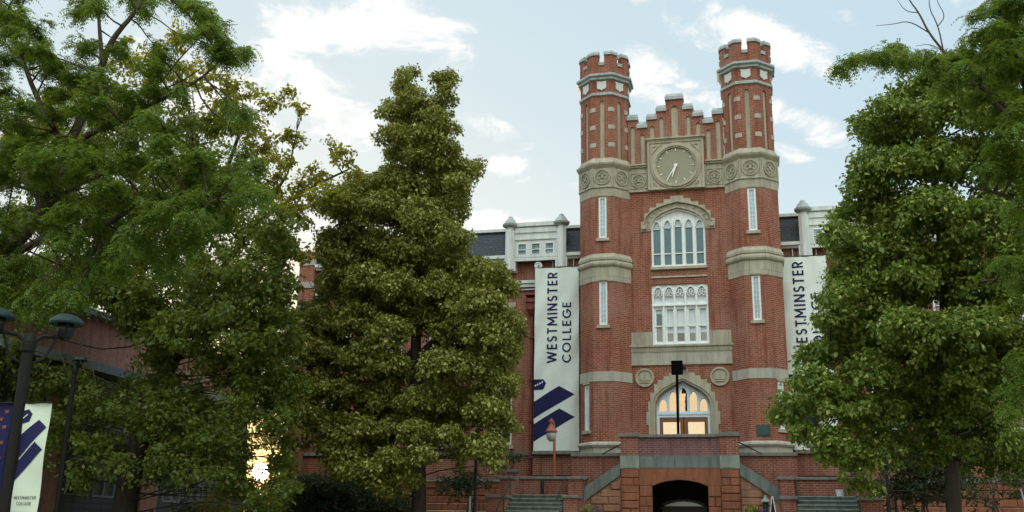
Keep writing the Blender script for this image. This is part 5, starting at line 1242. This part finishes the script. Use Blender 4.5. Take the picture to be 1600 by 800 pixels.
for txt, b_, hh_, a0_, a1_ in (('WESTMINSTER', .865, .030, .10, .90), ('COLLEGE', .915, .030, .24, .76)):
    t0 = text_mesh(txt); vs = np.array(t0.v); mn, mxx = vs.min(0), vs.max(0)
    t0.v = [pt(u0+Wd*(a0_+(a1_-a0_)*(a-mn[0])/(mxx[0]-mn[0])), zt_-Hh*(b_-hh_*(b-mn[1])/(mxx[1]-mn[1])), .006+.003+c*.3) for a, b, c in t0.v]; t0.build('lettering', 'print_grey', o)
fl(o, pt, [UV(0, .975), UV(1, .975), UV(1, 1.0), UV(0, 1.0)], 'hem', 'brown_hem')
o, pt = pole_banner((-.60, -.09), zt_, zb_, yaw_r-.1, 'navy pole banner patterned with small orange letters, left of the near lamp post', True)
mt = M(); t0 = text_mesh('W', .22); vs = np.array(t0.v); mn, mxx = vs.min(0), vs.max(0)
for r_ in range(13):
    for c_ in range(4):
        uu = -.58+c_*.13+(r_ % 2)*.065; zz = zt_-.08-r_*(Hh-.1)/13
        if uu+.05 > -.1: continue
        i0 = len(mt.v); mt.v += [pt(uu+.055*(a-mn[0])/(mxx[0]-mn[0]), zz-.045+.045*(b-mn[1])/(mxx[1]-mn[1]), .006) for a, b, c in t0.v]; mt.f += [[i0+k for k in f_] for f_ in t0.f]
mt.build('letter_pattern', 'orange_print', o)

# dark posts by the stairs, railings, planters, bollard, board
def iron_post(px, Y0, zt, lab):
    p = at(px, 790, Y0); g_ = hgt(0, Y0); o = thing('iron_post', (p[0], Y0, g_), lab, 'post', 'dark posts beside the stairs')
    m = M(); m.lathe(p[0], Y0, [(.12, g_), (.12, g_+.3), (.06, g_+.36), (.055, zt)], 10); m.build('pole', 'iron', o); m = M(); m.lathe(p[0], Y0, [(.10, zt), (.20, zt+.08), (.22, zt+.42), (.10, zt+.55), (.02, zt+.65)], 10); m.build('lantern', 'dark_bronze', o)
iron_post(742, -4.5, 4.8, 'thin dark post rising into the linden left of the left stair'); iron_post(1389, -4.5, 4.6, 'thin dark post in the shade right of the right stair')
def railing(px0, px1, Y0, zt, lab, mat='rail_white'):
    a, b_ = at(px0, 790, Y0)[0], at(px1, 790, Y0)[0]; o = thing('railing', ((a+b_)/2, Y0, hgt(0, Y0)), lab, 'railing')
    g_ = hgt(0, Y0)
    for x in (a, b_): m = M(); m.tube([(x, Y0, g_), (x, Y0, zt)], .035, 8); m.build('post', mat, o)
    m = M(); m.tube([(a, Y0, zt-.12), (b_, Y0, zt-.12)], .015, 6); n = 5
    for k in range(1, n): m.tube([(a+(b_-a)*k/n, Y0, g_+.1), (a+(b_-a)*k/n, Y0, zt-.1)], .010, 5)
    m.build('bars', 'iron', o)
railing(734, 770, -3.4, 3.15, 'pale posted railing gate left of the left stair'); railing(1376, 1400, -3.8, 3.2, 'dark railing in the shade right of the right stair', 'iron')
p = at(1596, 770, -6)
o = thing('railing', (p[0], -6, 1.4), 'white handrail at the lower right edge', 'railing'); m = M(); m.tube([(p[0]+.25, -6, 1.4), (p[0], -6, 3.3), (p[0]-.03, -6, 3.36)], .025, 8); m.build('post', 'rail_white', o)
def planter(px, Y0, lab, cols):
    p = at(px, 800, Y0); x = p[0]; g_ = hgt(0, Y0); zt = p[2]-.10; o = thing('flower_planter', (x, Y0, g_), lab, 'planter', 'flower planters before the arch')
    m = M(); m.lathe(x, Y0, [(.26, g_), (.26, g_+.12), (.12, g_+.2), (.10, g_+.6), (.16, zt-.32), (.30, zt-.08), (.33, zt-.05), (.33, zt), (.27, zt-.01), (.25, zt-.1)], 18); m.build('urn', 'stone_light', o, smooth=True)
    L = Leaves(); q, _ = blob_leaves((x, Y0, zt+.05), .34, .055, 1.2, per=14, cr=.12, up=.3); L.add(q); L.build('greenery', 'leaf_linden_green', o)['kind'] = 'stuff'
    for dx, mm_, rr_ in cols:
        L = Leaves(); q, _ = blob_leaves((x+dx, Y0-.08, zt+.12), rr_, .045, 1.1, per=10, cr=.09, up=.8, bottom=.1); L.add(q); L.build('flowers', mm_, o)['kind'] = 'stuff'
planter(922, -4.6, 'planter of purple flowers left of the lower arch', [(.18, 'petal_purple', .22), (-.15, 'petal_red', .14)])
planter(1178, -4.6, 'planter of red and yellow flowers right of the lower arch', [(-.02, 'petal_red', .24), (.25, 'petal_purple', .14)])
p = at(1196, 785, -4.2); x = p[0]
o = thing('bollard_light', (x, -4.2, 1.5), 'green bollard light with a pale cap beside the right planter', 'bollard light')
m = M(); m.lathe(x, -4.2, [(.12, 1.5), (.12, 1.6), (.09, 1.65), (.09, p[2]-.02), (.11, p[2])], 12); m.build('post', 'green_metal', o); m = M(); m.lathe(x, -4.2, [(.16, p[2]), (.17, p[2]+.03), (.07, p[2]+.12), (.04, p[2]+.2), (.01, p[2]+.23)], 12); m.build('cap', 'pier_stone', o)
x = at(1207, 785, -3.9)[0]; p = at(1207, 776, -3.9)
o = thing('sandwich_board', (x, -3.9, 1.5), 'folding board with white edges beside the bollard light', 'board')
for s_ in (-1, 1):
    m = M(); m.hull6([(x+s_*.26, -4.2, 1.5), (x+s_*.26, -3.6, 1.5), (x+s_*.22, -3.6, 1.5), (x+s_*.22, -4.2, 1.5)], [(x+s_*.03, -4.1, p[2]), (x+s_*.03, -3.7, p[2]), (x+s_*.005, -3.7, p[2]), (x+s_*.005, -4.1, p[2])]); m.build('frame', 'white_paint', o)
m = M(); m.hull6([(x-.2, -4.12, 1.6), (x+.2, -4.12, 1.6), (x+.2, -4.14, 1.6), (x-.2, -4.14, 1.6)], [(x-.02, -4.06, p[2]-.1), (x+.02, -4.06, p[2]-.1), (x+.02, -4.08, p[2]-.1), (x-.02, -4.08, p[2]-.1)]); m.build('panel', 'navy', o)

# ------------------------------------------------------------------ the sun's disc, low between the trees
sp_ = Vector(CAM)+sv*4000
me = bpy.data.meshes.new('sun_disc'); bm = bmesh.new(); bmesh.ops.create_icosphere(bm, subdivisions=3, radius=30); bm.to_mesh(me); bm.free()
s = Mat('sun_glow'); s.b.inputs['Emission Color'].default_value = (1, .80, .48, 1); s.b.inputs['Emission Strength'].default_value = 40; s.color((0, 0, 0)); s.b.inputs['Specular IOR Level'].default_value = 0
me.materials.append(MT['sun_glow']); o = bpy.data.objects.new('sun_disc', me); C.objects.link(o); o.location = sp_; tag(o, kind='structure')
